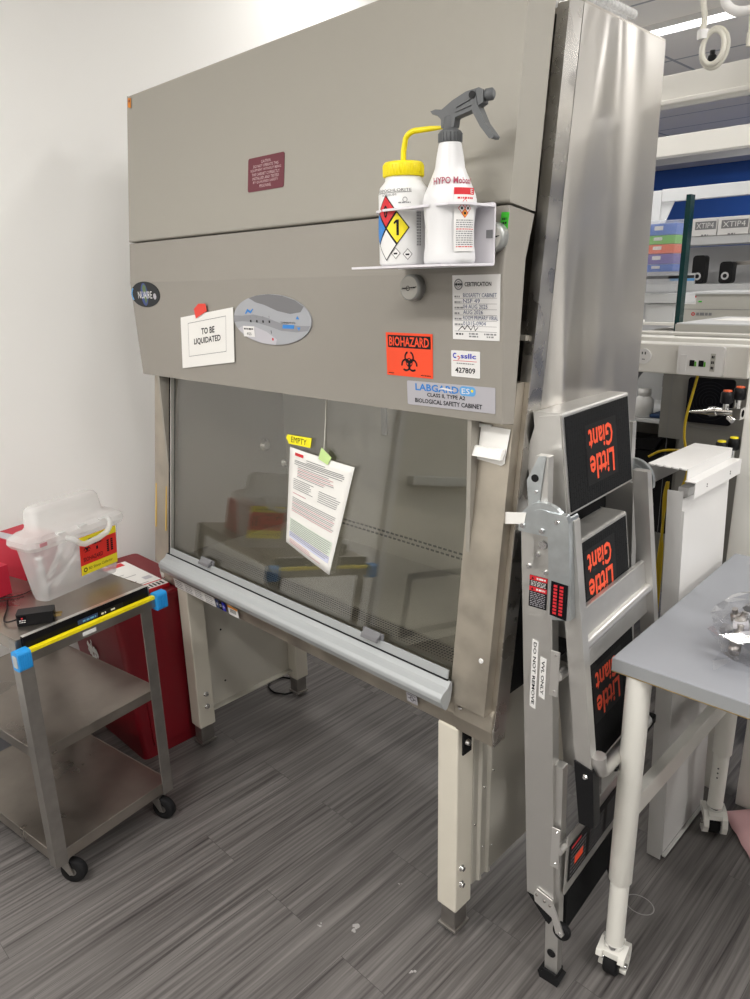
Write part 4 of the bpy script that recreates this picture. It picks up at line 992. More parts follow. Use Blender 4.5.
b = MB(); b.M = frame((fr(.73)+.014, -.0006, .735), (1, 0, 0), (-.0585, 0, 1))
b.card([(0, -.004), (.014, -.008), (.014, .152), (0, .156)], 'label_white'); vtext(b, 'DO NOT REMOVE', .0035, .0105, .150, .002)
b.build('rail_label', lad)
b = MB(); b.M = frame((fr(.76)+.036, -.0006, .762), (1, 0, 0), (-.0585, 0, 1))
b.card([(0, 0), (.014, -.004), (.014, .092), (0, .094)], 'label_white'); vtext(b, 'VVL ONLY', .0035, .0105, .086, .006)
b.build('rail_label', lad)
# step frame: rails, treads, crossbars
rail('step_rail', .004, .030, .62, 1.165, ub, .036); rail('step_rail', LW-.030-.03, LW-.004-.03, .70, 1.18, ub, .036)
ut = lambda z: .112-.135*z
def slab(b, zt, zb, v0, v1, f, th, m):
    b.prism([(f(zt)-th, zt), (f(zt), zt), (f(zb), zb), (f(zb)-th, zb)], 'y', v0, v1, m)
TV0, TV1 = .040, .345
for zt, zb, TV0, TV1 in ((1.362, 1.155, .050, .383), (1.095, .880, .062, .335), (.825, .575, .062, .335)):
    b = MB(); slab(b, zt, zb, TV0, TV1, ut, .062, 'aluminium'); tr = b.build('tread', lad, .006, 3)
    b = MB(); slab(b, zt-.008, zb+.008, TV0+.008, TV1-.008, lambda z: ut(z)+.002, .004, 'tread_rubber'); tp = b.build('tread_pad', tr)
    b = MB(); fr_ = frame((ut(zb)+.0026, TV0, zb), (0, 1, 0), (-.135, 0, 1)); b.M = fr_
    H = (zt-zb)*1.009; c = (TV1-TV0)*.51 if zt > 1.3 else .115; hh = H*.5 if zt > 1.3 else (H*.57 if zt > 1 else H*.64); wd = .055
    b.rect(c-.078, c+.078, hh-.062, hh+.066, 'black_rubber', .0002)
    b.text('Little', c-.066, c+.058, hh-.054, hh+.000, 'tread_orange', .0010, rot=True, bold=True); b.text('Giant', c-.066, c+.056, hh+.006, hh+.056, 'tread_orange', .0010, rot=True, bold=True)
    lab(b.build('tread_lettering', tr), 'orange upside-down lettering')
# side wings of the top tread
b = MB()
b.prism([(ut(1.36)-.050, 1.352), (ut(1.36)-.002, 1.360), (ut(1.12)-.002, 1.10), (ut(1.12)-.07, 1.12), (ut(1.27)-.085, 1.27)], 'y', .046, .050, 'aluminium')
b.build('tread_side', lad, .002)
ucb = lambda z: .128-.135*z
b = MB(); slab(b, .962, .832, .028, LW-.050, ucb, .012, 'aluminium')
b.tube([(ucb(.895)+.002, .030, .890), (ucb(.895)+.002, LW-.050, .895)], .012, 'aluminium_bright', 14); b.build('crossbar', lad, .002)
# boot and lower bow
b = MB(); b.prism([(ub(.63)-.003, .64), (ub(.63)+.040, .63), (ub(.5)+.034, .49), (ub(.5)+.0, .49)], 'y', .001, .033, 'black_plastic'); b.lathe([(.006, 0), (.004, .003)], (ub(.6)+.02, .001, .61), 'chrome', 10, ax='y'); b.build('rail_boot', lad, .002)
b = MB(); pts = []
for i in range(7):
    a = i*PI/2/6; pts.append((ub(.60)+.038, .020+.045*(1-math.cos(a)), .660-.055*math.sin(a)))
pts += [(ub(.60)+.038, .10, .603), (ub(.60)+.038, .30, .600)]
b.tube(pts, .016, 'aluminium_bright', 12); b.build('lower_bow', lad)
b = MB(); b.box(ub(.6)+.03, ub(.6)+.05, .10, .34, .575, .60, 'black_rubber'); b.build('bow_grip', lad, .004)
# brackets on outer rail
for z in (.83, .40):
    b = MB(); u_ = fr(z)+.068
    b.box(u_-.004, u_+.016, -.003, .0, z-.055, z+.050, 'aluminium_bright'); b.tube([(u_+.012, -.002, z-.006), (u_+.014, .03, z-.006)], .012, 'aluminium_bright', 12)
    for s in (-1, 1): b.lathe([(.003, 0), (.002, .002)], (u_+.008, -.003, z+s*.042), 'chrome', 8, ax='y')
    b.build('rail_bracket', lad, .001)
# lower cross plate with labels and low tread
b = MB(); b.box(.008, .012, .02, LW-.02, .26, .42, 'aluminium'); lp = b.build('lower_plate', lad, .001)
b = MB(); b.M = frame((.0128, .03, .29), (0, 1, 0), (0, 0, 1)); b.card([(0, 0), (.33, 0), (.33, .10), (0, .10)], 'black_gloss')
b.rect(.01, .06, .085, .092, 'red_print', .0012); b.rect(.03, .075, .03, .052, 'orange_red', .0012)
for i in range(3):
    for k in range(7): b.scribble(.01+i*.10, .09+i*.10, .008+k*.011, .003, 'grey_print', .0010, .008)
b.build('plate_label', lp)
b = MB(); b.box(-.02, .010, .04, LW-.04, .13, .25, 'tread_rubber'); b.build('low_tread', lad, .004)
# bracket, wheel and feet
b = MB(); b.prism([(-.052, .245), (-.045, .262), (-.006, .252), (.028, .175), (.022, .163), (.008, .168), (-.004, .205), (-.048, .225)], 'y', -.005, -.002, 'aluminium_bright')
for u_, z_ in ((-.044, .246), (-.024, .240), (-.010, .236)): b.lathe([(.004, 0), (.003, .002)], (u_, -.005, z_), 'steel_dark', 8, ax='y')
b.build('wheel_bracket', lad)
b = MB(); b.prism([(-.072, .236), (-.066, .240), (-.006, .190), (-.012, .176), (-.02, .180)], 'y', .0, .03, 'black_rubber'); b.build('rail_foot', lad)
b = MB(); b.lathe([(.012, -.008), (.019, -.008), (.021, -.004), (.021, .004), (.019, .008), (.012, .008)], (.018, .006, .172), 'black_rubber', 20, ax='y'); b.lathe([(.006, -.012), (.005, .012)], (.018, .006, .172), 'chrome', 10, ax='y'); b.build('wheel', lad)
for v in (.022, LW-.022):
    b = MB(); b.prism([(-.036, .018), (-.030, .022), (-.024, .022), (-.024, .032), (.012, .032), (.012, .022), (.022, .018), (.016, .0), (-.030, .0)], 'y', v-.018, v+.018, 'black_rubber'); b.build('leg_foot', lad, .002)
    MB().lathe([(.011, 0), (.010, .002)], (-.006, v-.0125, .085), 'black_plastic', 14, ax='y').build('leg_button', lad)
b = MB(); b.M = frame((0, 1.187, 0), (1, 0, 0), (0, 0, 1)); b.card([(-0.804, 1.134), (-0.752, 1.146), (-0.748, 1.170), (-0.803, 1.160)], 'paper', .0015)
tag(b.build('paper_tape'), 'white paper strip between cabinet edge and ladder hinge', 'tape')

# ------------------------------------------------------------ table
tb = thing('lab_table', 'grey topped lab table with round cream telescoping legs', 'table', (-.30, 1.75, 0))
TZ = .845
b = MB(); b.M = local(tb) @ Matrix.Translation((-.605, 1.318, 0)) @ Matrix.Rotation(math.radians(1.6), 4, 'Z')
b.box(0, 1.2, 0, .79, TZ-.030, TZ, 'table_top'); b.build('tabletop', tb, .002)
b = MB(); b.M = local(tb) @ Matrix.Translation((-.605, 1.318, 0)) @ Matrix.Rotation(math.radians(1.6), 4, 'Z')
b.box(-.0006, 1.2006, -.0010, -.0002, TZ-.029, TZ-.001, 'table_edge'); b.box(-.0010, -.0002, 0, .79, TZ-.029, TZ-.001, 'table_edge'); b.box(0, 1.2, -.0018, -.0004, TZ-.031, TZ-.029, 'dull_brass'); b.build('edge_band', tb)
def tleg(x, y, caster_ang, zc=.092):
    lg = W(tb); lg.lathe([(.0250, .275), (.0262, .277), (.0262, TZ-.031)], (x, y, 0), 'table_leg', 28); lg = lg.build('leg', tb)
    b = W(tb); b.lathe([(.0215, zc), (.0215, .28)], (x, y, 0), 'table_leg', 24)
    if y > 1.5:
        for k in range(3): b.lathe([(.0025, 0), (.0025, .001)], (x+.002, y-.0212, .20+k*.016), 'black_print', 8, ax='y')
    b.build('lower_tube', lg)
    c = W(tb); c.M = c.M @ Matrix.Translation((x, y, 0)) @ Matrix.Rotation(caster_ang, 4, 'Z') @ Matrix.Scale(1.22, 4)
    c.lathe([(.016, .064), (.019, .066), (.019, .076)], (0, 0, 0), 'chrome', 18)
    c.prism([(-.030, .052), (-.026, .064), (.010, .066), (.030, .056), (.036, .036), (.030, .016), (.020, .008), (-.004, .006), (-.004, .014), (.016, .018), (.022, .034), (.012, .046), (-.02, .046)], 'y', -.027, -.015, 'table_leg')
    c.prism([(-.030, .052), (-.026, .064), (.010, .066), (.030, .056), (.036, .036), (.030, .016), (.020, .008), (-.004, .006), (-.004, .014), (.016, .018), (.022, .034), (.012, .046), (-.02, .046)], 'y', .015, .027, 'table_leg')
    c.box(-.022, .028, -.016, .016, .050, .064, 'table_leg')
    cs = c.build('caster', lg, .002)
    c = W(tb); c.M = c.M @ Matrix.Translation((x, y, 0)) @ Matrix.Rotation(caster_ang, 4, 'Z') @ Matrix.Scale(1.22, 4)
    c.lathe([(.006, -.014), (.022, -.014), (.0255, -.010), (.0255, .010), (.022, .014), (.006, .014)], (.0, 0, .0255), 'black_rubber', 24, ax='y'); c.lathe([(.005, -.028), (.005, .028)], (0, 0, .0255), 'chrome', 10, ax='y'); c.build('wheel', cs)
tleg(-.556, 1.346, math.radians(100)); tleg(-.556, 1.985, math.radians(-60)); tleg(.53, 1.36, .3); tleg(.51, 2.01, .8)
b = W(tb)
b.prism([(1.355, .40), (1.355, .455), (1.45, .54), (1.965, .80) if False else (1.96, .575), (1.965, .52), (1.45, .485)], 'x', -.548, -.518, 'table_leg') if False else b.box(-.578, -.552, 1.36, 1.965, .420, .475, 'table_leg')
b.build('side_rail', tb, .002)
b = W(tb); b.box(-.545, -.515, 1.375, 1.96, TZ-.055, TZ-.031, 'table_leg'); b.build('top_support', tb, .002)

# parts bag on the table
bag = thing('parts_bag', 'clear plastic bag of small metal and white parts on the table', 'bag', (-.375, 1.56, TZ))
def blob_bag(sx, sy, sz, n=18, seed=2):
    rr = random.Random(seed); b = MB(); rings = []
    for j in range(9):
        t = j/8; z = sz*t; rad = math.sin(PI*(.12+.80*t))**.6
        rings.append([(sx*rad*math.cos(2*PI*i/n)*(1+rr.uniform(-.10, .10)), sy*rad*math.sin(2*PI*i/n)*(1+rr.uniform(-.10, .10)), z+rr.uniform(-.004, .004) if j else .001) for i in range(n)])
    b.loft(rings, 'clear_bag', False); return b
b = blob_bag(.115, .155, .115); b.add([(-.07, -.12, .002), (-.055, -.16, .001), (-.02, -.12, .03), (-.05, -.08, .04)], [(0, 1, 2, 3)], 'clear_bag'); b.build('bag_film', bag, recalc=False)
rr = random.Random(11); k = 0
for i in range(44):
    x, y, z = rr.uniform(-.075, .06), rr.uniform(-.10, .10), .012+rr.random()*.065
    b = MB(); b.M = Matrix.Translation((-.375+x, 1.56+y, TZ+z+.004)) @ Euler((rr.uniform(-.4, .4), rr.uniform(-.4, .4), rr.uniform(0, 3))).to_matrix().to_4x4()
    if i % 3 == 0: b.box(-.014, .014, -.010, .010, -.008, .008, 'oval_light'); b.box(-.006, .006, -.011, -.010, -.004, .004, 'grey_print')
    elif i % 3 == 1: b.lathe([(.005, -.016), (.011, -.015), (.011, .0), (.006, .004), (.006, .016)], (0, 0, 0), 'steel_dark', 10)
    else: b.prism([(-.012, -.008), (.012, -.008), (.014, .004), (.0, .010), (-.014, .004)], 'y', -.006, .006, 'grey_print')
    tag(b.build('small_fitting', bevel=.001), 'small loose metal or plastic fitting inside the clear bag on the table', 'fitting', 'loose fittings in the clear bag')
b = MB(); b.M = Matrix.Translation((-.40, 1.66, TZ+.122)) @ Euler((.5, .3, .4)).to_matrix().to_4x4(); b.box(-.04, .04, -.05, .05, 0, .002, 'paper'); tag(b.build('paper_slip', bevel=.0005), 'curled white paper slip on top of the clear parts bag', 'paper')
# pink pad on floor
b = MB(); n = 12; V = []
P0, P1, P2, P3 = Vector((-.56, 2.085, 0)), Vector((-.425, 1.93, 0)), Vector((-.20, 2.15, 0)), Vector((-.33, 2.32, 0))
for j in range(n+1):
    for i in range(n+1):
        u, v = i/n, j/n; p = P0*(1-u)*(1-v)+P1*u*(1-v)+P2*u*v+P3*(1-u)*v; V.append((p.x, p.y, .004+.022*math.sin(u*PI)*math.sin(PI*min(1, v*1.3))+.006*math.sin(9*u+4*v)**2))
b.add(V, [(j*(n+1)+i, j*(n+1)+i+1, (j+1)*(n+1)+i+1, (j+1)*(n+1)+i) for j in range(n) for i in range(n)], 'pink_pad', True)
o = b.build('cleaning_cloth', recalc=False); s_ = o.modifiers.new('s', 'SOLIDIFY'); s_.thickness = .003; tag(o, 'pale pink cloth lying on the floor by the rear table caster', 'cloth')

# ------------------------------------------------------------ white sheet metal cover standing behind ladder
wc = thing('sheet_metal_cover', 'tall white bent sheet metal cover standing behind the table', 'metal cover', (-.66, 1.85, 0))
tilt = Matrix.Translation((-.619, 1.764, 0)) @ Matrix.Rotation(-math.radians(2.3), 4, 'Y')
b = MB(); b.M = local(wc) @ tilt
b.box(-.040, 0, 0, .003, .0, 1.10, 'white_metal'); b.box(-.003, 0, .003, .32, .012, 1.08, 'white_metal'); b.box(-.040, -.037, .003, .32, .0, 1.08, 'white_metal'); b.box(.0, .010, .01, .32, .006, .012, 'white_metal')
b.box(0, .006, -.0, .004, .02, 1.05, 'white_metal')
b.build('main_panel', wc, .001)
b = W(wc)
b.box(-.757, -.655, 1.76, 2.06, 1.156, 1.160, 'white_metal'); b.box(-.658, -.655, 1.76, 2.06, 1.130, 1.156, 'white_metal'); b.box(-.655, -.628, 1.745, 2.06, 1.130, 1.133, 'white_metal'); b.box(-.631, -.628, 1.745, 2.06, 1.092, 1.130, 'white_metal'); b.box(-.757, -.754, 1.76, 2.06, 1.10, 1.156, 'white_metal')
b.box(-.69, -.664, 1.80, 2.05, 1.075, 1.10, 'white_metal')
for y in (1.82, 1.98):
    for z in (1.108, 1.114): b.lathe([(.002, 0), (.002, .001)], (-.628, y, z), 'black_print', 8, ax='x')
for k in range(5): b.box(-.750+k*.02, -.738+k*.02, 1.754, 1.76, 1.156, 1.160, 'white_metal')
b.build('top_flange', wc, .001)

# ------------------------------------------------------------ service racks (white frames)
rk = thing('bench_rack', 'white steel bench frame with overhead beams behind the table', 'rack', (-.7, 2.6, 0))
b = W(rk); b.box(-.70+.03, -.60, 2.17, 2.23, 0, 3.0, 'white_beam'); b.build('post', rk, .003)
W(rk).box(-.545, -.495, 2.15, 2.20, 0, .80, 'white_beam').build('lower_post', rk, .003)
b = W(rk); b.box(-2.0, 1.6, 2.25, 2.30, 2.081, 2.160, 'white_beam'); b.box(-2.0, 1.6, 2.235, 2.25, 2.081, 2.094, 'white_beam'); b.build('overhead_beam', rk, .003)
b = W(rk); b.box(-2.0, 1.6, 3.13, 3.19, 2.075, 2.150, 'white_beam'); b.build('overhead_beam', rk, .003)
b = W(rk); b.box(-2.0, -1.92, 2.2, 2.3, 0, 2.16, 'white_beam'); b.build('post', rk, .003)
b = W(rk); b.box(-2.0, -.70, 2.25, 2.33, 1.322, 1.413, 'white_beam'); rw = b.build('raceway', rk, .004)
b = W(rk); b.box(-2.0, -.70, 2.40, 2.46, 1.40, 1.42, 'white_beam'); b.box(-2.0, -.70, 2.55, 2.60, 1.415, 1.425, 'white_beam'); b.build('rear_rail', rk, .002)
b = W(rk); b.prism(rrect(-.900, -.765, 1.326, 1.412, .008), 'y', 2.235, 2.25, 'white_plastic')
b.box(-.890, -.872, 2.233, 2.235, 1.335, 1.385, 'label_white'); b.box(-.802, -.788, 2.233, 2.235, 1.340, 1.392, 'equip_beige')
for x in (-.862, -.835): b.box(x, x+.014, 2.233, 2.2352, 1.352, 1.370, 'black_print'); b.box(x+.015, x+.020, 2.233, 2.2352, 1.352, 1.366, 'rack_green')
for z in (1.346, 1.362, 1.378): b.box(-.799, -.795, 2.2325, 2.2335, z, z+.008, 'black_print'); b.box(-.794, -.791, 2.2325, 2.2335, z, z+.008, 'black_print')
b.build('data_outlet', rk, .001)
b = W(rk); b.lathe([(.024, 0), (.024, .004)], (-1.012, 2.25, 1.372), 'white_plastic', 20, ax='y'); b.box(-1.018, -1.015, 2.245, 2.2465, 1.378, 1.386, 'black_print'); b.box(-1.008, -1.005, 2.245, 2.2465, 1.378, 1.386, 'black_print'); b.box(-1.016, -1.007, 2.245, 2.2465, 1.362, 1.364, 'black_print'); b.build('power_outlet', rk)
# clamps on beam
for x, l in ((-.90, 'black clamp on the overhead beam behind the cable loop'), (-.70, 'black clamp on the overhead beam at the photo right edge')):
    b = MB(); b.box(x-.008, x+.008, 2.26, 2.28, 2.16, 2.175, 'black_plastic'); b.lathe([(.012, 0), (.012, .014), (.007, .018), (.007, .028)], (x, 2.27, 2.175), 'black_plastic', 14); tag(b.build('beam_clamp', bevel=.001), l, 'clamp')
# gas valves
def valve(z, capm, label, x0=-.715):
    t = thing('gas_valve', label, 'valve', (-.672, 2.15, z), group='twin gas valves on the white post')
    b = W(t); b.tube([(-.668, 2.15, z), (-.74, 2.15, z)], .011, 'chrome', 14); b.tube([(-.74, 2.15, z), (-.760, 2.15, z-.004)], .014, 'chrome', 8); b.box(-.69, -.668, 2.13, 2.17, z-.016, z+.016, 'chrome')
    b.tube([(-.715, 2.15, z), (-.715, 2.15, z+.024)], .008, 'chrome', 12); b.tube([(-.690, 2.17, z), (-.690, 2.17, z+.034)], .008, 'chrome', 12); b.tube([(-.70, 2.135, z-.012), (-.685, 2.125, z-.02)], .007, 'chrome', 10); b.build('valve_body', t)
    if z > 1.2:
        b = W(t); b.tube([(-.760, 2.15, z-.004), (-.775, 2.15, z-.006), (-.815, 2.15, z-.010)], [.010, .007, .003], 'chrome', 12); b.build('nozzle', t)
    for (x, y, dz) in ((-.715, 2.15, .024), (-.690, 2.175, .034)):
        b = W(t); b.lathe([(.013, 0), (.0165, .004), (.0165, .030), (.013, .034)], (x, y, z+dz), 'black_plastic', 16); k_ = b.build('knob', t)
        b = W(t); b.lathe([(.0115, .033), (.0115, .038), (.0001, .0385)], (x, y, z+dz), capm, 16); b.build('knob_cap', k_)
valve(1.240, 'orange_cap', 'chrome twin valve with red topped knobs and long nozzle'); valve(1.095, 'yellow', 'chrome twin valve with yellow topped knobs under the red pair')

# cables and rings hanging from the ceiling
b = MB(); b.tube([(-.832, 2.0, 3.0), (-.830, 2.0, 2.5), (-.828, 2.0, 2.25), (-.820, 2.0, 2.21), (-.822, 2.0, 2.17)], .007, 'cable_white', 12)
for dr in (0, .006):
    b.tube([(-.793+(.028+dr)*math.cos(i*2*PI/30)*.9, 2.0+dr*1.5, 2.140+(.036+dr)*math.sin(i*2*PI/30)) for i in range(31)], .0060, 'cable_white', 10)
b.lathe([(.013, -.010), (.014, .010)], (-.820, 2.0, 2.172), 'white_plastic', 14)
tag(b.build('hanging_cable'), 'cream cable looped in a ring hanging from the ceiling', 'cable')
b = MB(); b.tube([(-.722+.055*math.cos(i*2*PI/30), 2.0, 2.245+.045*math.sin(i*2*PI/30)) for i in range(31)], .011, 'white_plastic', 10); b.tube([(-.712, 2.0, 2.20), (-.710, 2.0, 2.15)], .005, 'cable_white', 8); b.lathe([(.007, 0), (.008, .03)], (-.710, 2.0, 2.125), 'cable_white', 10); b.tube([(-.735, 2.0, 2.28), (-.735, 2.0, 3.0)], .006, 'cable_white', 8)
tag(b.build('hanging_coil'), 'white coiled cord hanging at the top right corner', 'cord')

# ------------------------------------------------------------ far bench, shelves and equipment
fs = thing('far_shelving', 'white far shelving frame before the blue wall', 'shelving', (-1.2, 4.8, 0))
W(fs).box(-2.225, -2.165, 4.87, 4.93, 0, 2.13, 'shelf_white').build('post', fs, .003)
W(fs).box(-2.164, 1.5, 4.872, 4.928, 2.06, 2.135, 'shelf_white').build('top_beam', fs, .003)
b = W(fs); b.prism([(-2.164, 2.059), (-2.08, 2.059), (-2.164, 1.86)], 'y', 4.88, 4.885, 'shelf_white'); b.build('gusset', fs)
W(fs).box(-2.3, 1.2, 4.6, 4.86, 1.778, 1.826, 'shelf_white').build('shelf', fs, .003)
W(fs).box(-2.3, 1.2, 4.6, 4.86, 1.515, 1.556, 'shelf_white').build('shelf', fs, .003)
W(fs).box(-2.3, 1.2, 4.86, 4.87, 1.0, 1.775, 'grey_wall').build('back_panel', fs)
# boxes XTIP4
for i, (x0, x1) in enumerate(((-1.84, -1.695), (-1.69, -1.52), (-1.515, -1.35))):
    t = thing('tip_box', ['left', 'middle', 'right'][i]+'most white carton lettered XTIP4 on the far upper shelf', 'carton', ((x0+x1)/2, 4.66, 1.827), group='lettered cartons on the far upper shelf')
    W(t).box(x0, x1, 4.59, 4.74, 1.827, 1.925, 'white_plastic').build('carton', t, .002)
    b = W(t); b.M = b.M @ frame((x0, 4.5895, 1.827), (1, 0, 0), (0, 0, 1)); wd = x1-x0
    b.card([(.02, .035), (wd-.005, .035), (wd-.005, .080), (.02, .080)], 'grey_print'); b.text('XTIP4', .028, wd-.018, .043, .072, 'label_white', .0014); b.scribble(.06, .10, .0, .008, 'grey_print', .0008, .02); b.build('carton_label', t)
for x, l in ((-1.62, 'left black bottle tool on far lower shelf'), (-1.78, 'tall black clamp tool on far lower shelf')):
    b = MB(); b.prism(rrect(x-.045, x+.03, 1.557, 1.68 if x > -1.7 else 1.72, .02), 'y', 4.62, 4.68, 'black_plastic'); b.M = frame((x-.01, 4.619, 1.60), (1, 0, 0), (0, 0, 1)); b.disc(0, 0, .022, 'grey_wall', .001); b.disc(0, 0, .012, 'black_print', .002)
    tag(b.build('handheld_device', bevel=.003), 'black rounded device with round dial on the far lower shelf' if x > -1.7 else 'taller black device further left on the far lower shelf', 'device')
b = MB(); b.box(-1.95, -1.80, 4.61, 4.7, 1.557, 1.62, 'shelf_white'); b.box(-1.95, -1.80, 4.608, 4.61, 1.575, 1.590, 'label_lightblue'); tag(b.build('tissue_carton', bevel=.002), 'white carton with a pale blue band on the far lower shelf', 'carton')
b = MB(); b.box(-1.68, -1.3, 4.7, 4.72, 1.66, 1.68, 'steel_dark'); b.M = None; tag(b.build('shelf_bar'), 'dark steel bar above the far lower shelf', 'bar')
# rod
b = MB(); b.box(-1.19, -1.172, 2.89, 2.93, 1.40, 1.90, 'dark_teal'); tag(b.build('glass_divider', bevel=.001), 'dark teal edge of an upright glass divider', 'divider')
# rack stack in bag
hs = [('lid_blue', .045, 'blue'), ('rack_purple', .035, 'purple'), ('rack_orange', .036, 'orange'), ('rack_green', .034, 'green'), ('lid_blue', .048, 'blue')]
z = 1.628
for i, (m, h, c) in enumerate([('lid_blue', .030, 'blue'), ('rack_purple', .040, 'purple'), ('rack_orange', .036, 'orange'), ('rack_green', .034, 'green'), ('lid_blue', .045, 'blue')]):
    b = MB(); b.box(-1.395, -1.262, 3.0, 3.09, z, z+h-.002, m); b.box(-1.35, -1.315, 2.998, 3.0, z+h*.4, z+h*.75, 'label_white')
    tag(b.build('tube_rack', bevel=.002), c+' tube rack, '+['bottom one of the bagged stack', 'just above the bottom one in the bagged stack', 'in the middle of the bagged stack', 'just below the topmost in the bagged stack', 'topmost in the bagged stack'][i], 'rack', 'coloured tube racks in a clear bag'); z += h
b = MB(); rr = random.Random(4); rings = []
for j in range(9):
    t = j/8; zz = 1.545+t*.275; g = .10*(1-.5*(t < .2)) ; rings.append([(-1.325+(.082+rr.uniform(-.006, .006))*(1 if t > .25 else .65+t)*math.copysign(abs(math.cos(a*PI/8))**.5, math.cos(a*PI/8)), 3.045+.062*math.copysign(abs(math.sin(a*PI/8))**.5, math.sin(a*PI/8)), zz+rr.uniform(-.004, .004)) for a in range(16)])
b.loft(rings, 'haze_film', False); tag(b.build('plastic_bag', recalc=False), 'clear plastic bag wrapped round the coloured tube racks', 'bag')
# near bench behind the cabinet
bk = thing('back_bench', 'white bench upstand with shelf behind the cabinet', 'bench', (-1.3, 3.0, 0))
W(bk).box(-1.42, -1.375, 2.98, 3.02, 0, 1.62, 'shelf_white').build('post', bk, .002)
b = W(bk); b.box(-1.45, -1.20, 2.99, 3.10, 1.505, 1.543, 'shelf_white'); b.box(-1.45, -1.22, 2.99, 3.12, 1.60, 1.612, 'black_plastic'); b.build('ledge', bk, .002)
W(bk).box(-1.36, -1.24, 3.0, 3.08, 1.43, 1.503, 'shelf_white').build('side_box', bk, .002)
W(bk).box(-1.45, .6, 2.86, 3.6, 1.365, 1.378, 'white_beam').build('equipment_shelf', bk, .002)
W(bk).box(-1.6, .6, 3.25, 3.44, 1.40, 1.413, 'white_beam').build('upper_shelf', bk, .002)
b = MB(); b.box(-1.335, -.95, 3.3, 3.7, 1.414, 1.532, 'equip_beige'); b.box(-1.336, -.95, 3.299, 3.3, 1.468, 1.470, 'grey_print'); b.box(-1.335, -.95, 3.29, 3.71, 1.532, 1.540, 'shelf_white')
b.M = frame((-1.322, 3.2985, 1.49), (1, 0, 0), (0, 0, 1)); b.card([(0, 0), (.05, 0), (.05, .035), (0, .035)], 'label_white'); b.rect(0, .05, .028, .035, 'red_print', .001); b.card([(.06, .008), (.075, .008), (.075, .014), (.06, .014)], 'neon_green')
b.M = frame((-1.285, 3.2985, 1.443), (1, 0, 0), (0, 0, 1)); b.ring(.006, .006, .004, .008, 'red_print', .001, seg=12); b.scribble(.02, .085, .0, .012, 'grey_print', .001, .012)
tag(b.build('lab_instrument', bevel=.003), 'wide beige lab instrument with small labels on the far shelf', 'instrument')
b = MB(); b.box(-1.115, -.60, 2.72, 3.22, 1.38, 1.442, 'equip_beige'); b.box(-1.112, -.603, 2.723, 3.217, 1.442, 1.446, 'shelf_white'); b.box(-1.05, -.75, 2.9, 3.1, 1.447, 1.448, 'paper')
tag(b.build('lab_instrument', bevel=.006), 'low beige instrument with white sheet on top behind the outlet rail', 'instrument')
# tall grey instrument with fan
gi = thing('grey_instrument', 'tall grey instrument back with black square fan grille', 'instrument', (-1.0, 3.0, 0))
b = W(gi); b.box(-1.175, -.45, 2.8, 3.2, 1.0, 1.36, 'equip_grey'); b.box(-1.09, -.45, 2.8, 3.2, .5, 1.0, 'equip_grey'); b.box(-1.125, -1.09, 2.86, 3.2, .5, 1.0, 'equip_grey'); b.box(-1.14, -1.138, 2.799, 2.80, .6, 1.35, 'oval_dark'); b.box(-1.07, -.80, 2.7985, 2.8, 1.055, 1.057, 'oval_dark'); b.build('housing', gi, .003)
b = W(gi); b.prism(rrect(-1.073, -.905, 1.075, 1.245, .012), 'y', 2.79, 2.80, 'black_gloss'); b.M = b.M @ frame((-.989, 2.7895, 1.16), (1, 0, 0), (0, 0, 1))
for k in range(6): b.ring(0, 0, .012+k*.012, .0130+k*.012, 'dark_print_bg', .0005)
b.build('fan_grille', gi, .002)
# stuff left of it
sh = thing('side_shelf', 'glass shelf with white edge beside the grey instrument', 'shelf', (-1.3, 3.0, 0))
W(sh).box(-1.6, -1.185, 2.9, 3.4, 1.030, 1.045, 'shelf_white').build('shelf_board', sh, .002)
W(sh).box(-1.6, -1.585, 2.9, 3.4, 0, 1.03, 'shelf_white').build('support', sh)
W(sh).box(-1.6, -1.185, 3.36, 3.4, .1, 1.03, 'equip_beige').build('support', sh)
b = MB(); b.lathe([(.036, 0), (.040, .004), (.040, .070), (.024, .085), (.022, .090), (.026, .091), (.026, .115), (.001, .116)], (-1.31, 2.95, 1.046), 'bottle_white', 24); tag(b.build('plastic_bottle'), 'white wide plastic bottle on the side shelf behind the cabinet', 'bottle')
b = MB(); b.box(-1.275, -1.19, 2.93, 3.2, 1.046, 1.062, 'navy_cloth'); tag(b.build('folded_cloth', bevel=.006), 'folded navy cloth on the shelf beside the white bottle', 'cloth')
b = MB(); b.box(-1.7, -1.18, 3.45, 3.9, .4, 1.30, 'shelf_white'); b.box(-1.45, -1.33, 3.448, 3.45, 1.15, 1.154, 'grey_print'); b.box(-1.45, -1.33, 3.448, 3.45, 1.10, 1.104, 'grey_print'); b.box(-1.45, -1.446, 3.448, 3.45, 1.10, 1.15, 'grey_print'); b.box(-1.334, -1.33, 3.448, 3.45, 1.10, 1.15, 'grey_print'); b.box(-1.36, -1.28, 3.446, 3.45, 1.19, 1.20, 'black_print'); b.box(-1.7, -1.18, 3.44, 3.45, 1.23, 1.25, 'grey_wall')
tag(b.build('white_cabinet', bevel=.003), 'white drawer unit with outlined drawers in the back', 'cabinet')
b = MB(); b.tube([(-1.39, 2.98, 1.13), (-1.38, 3.0, 1.20), (-1.34, 3.0, 1.255), (-1.25, 3.0, 1.275), (-1.15, 3.0, 1.275)], .014, 'grey_print', 12); tag(b.build('hose'), 'grey hose arching over the white bottle', 'hose')
b = MB(); b.box(-1.5, -1.15, 2.95, 3.3, .55, .90, 'black_plastic'); b.box(-1.32, -1.28, 2.949, 2.95, .80, .815, 'grey_print'); b.prism([(-1.45, .905), (-1.25, .905), (-1.22, .96), (-1.25, .965), (-1.42, .92)], 'y', 2.95, 3.0, 'black_plastic'); tag(b.build('black_equipment_case', bevel=.004), 'black equipment case under the side shelf', 'case')
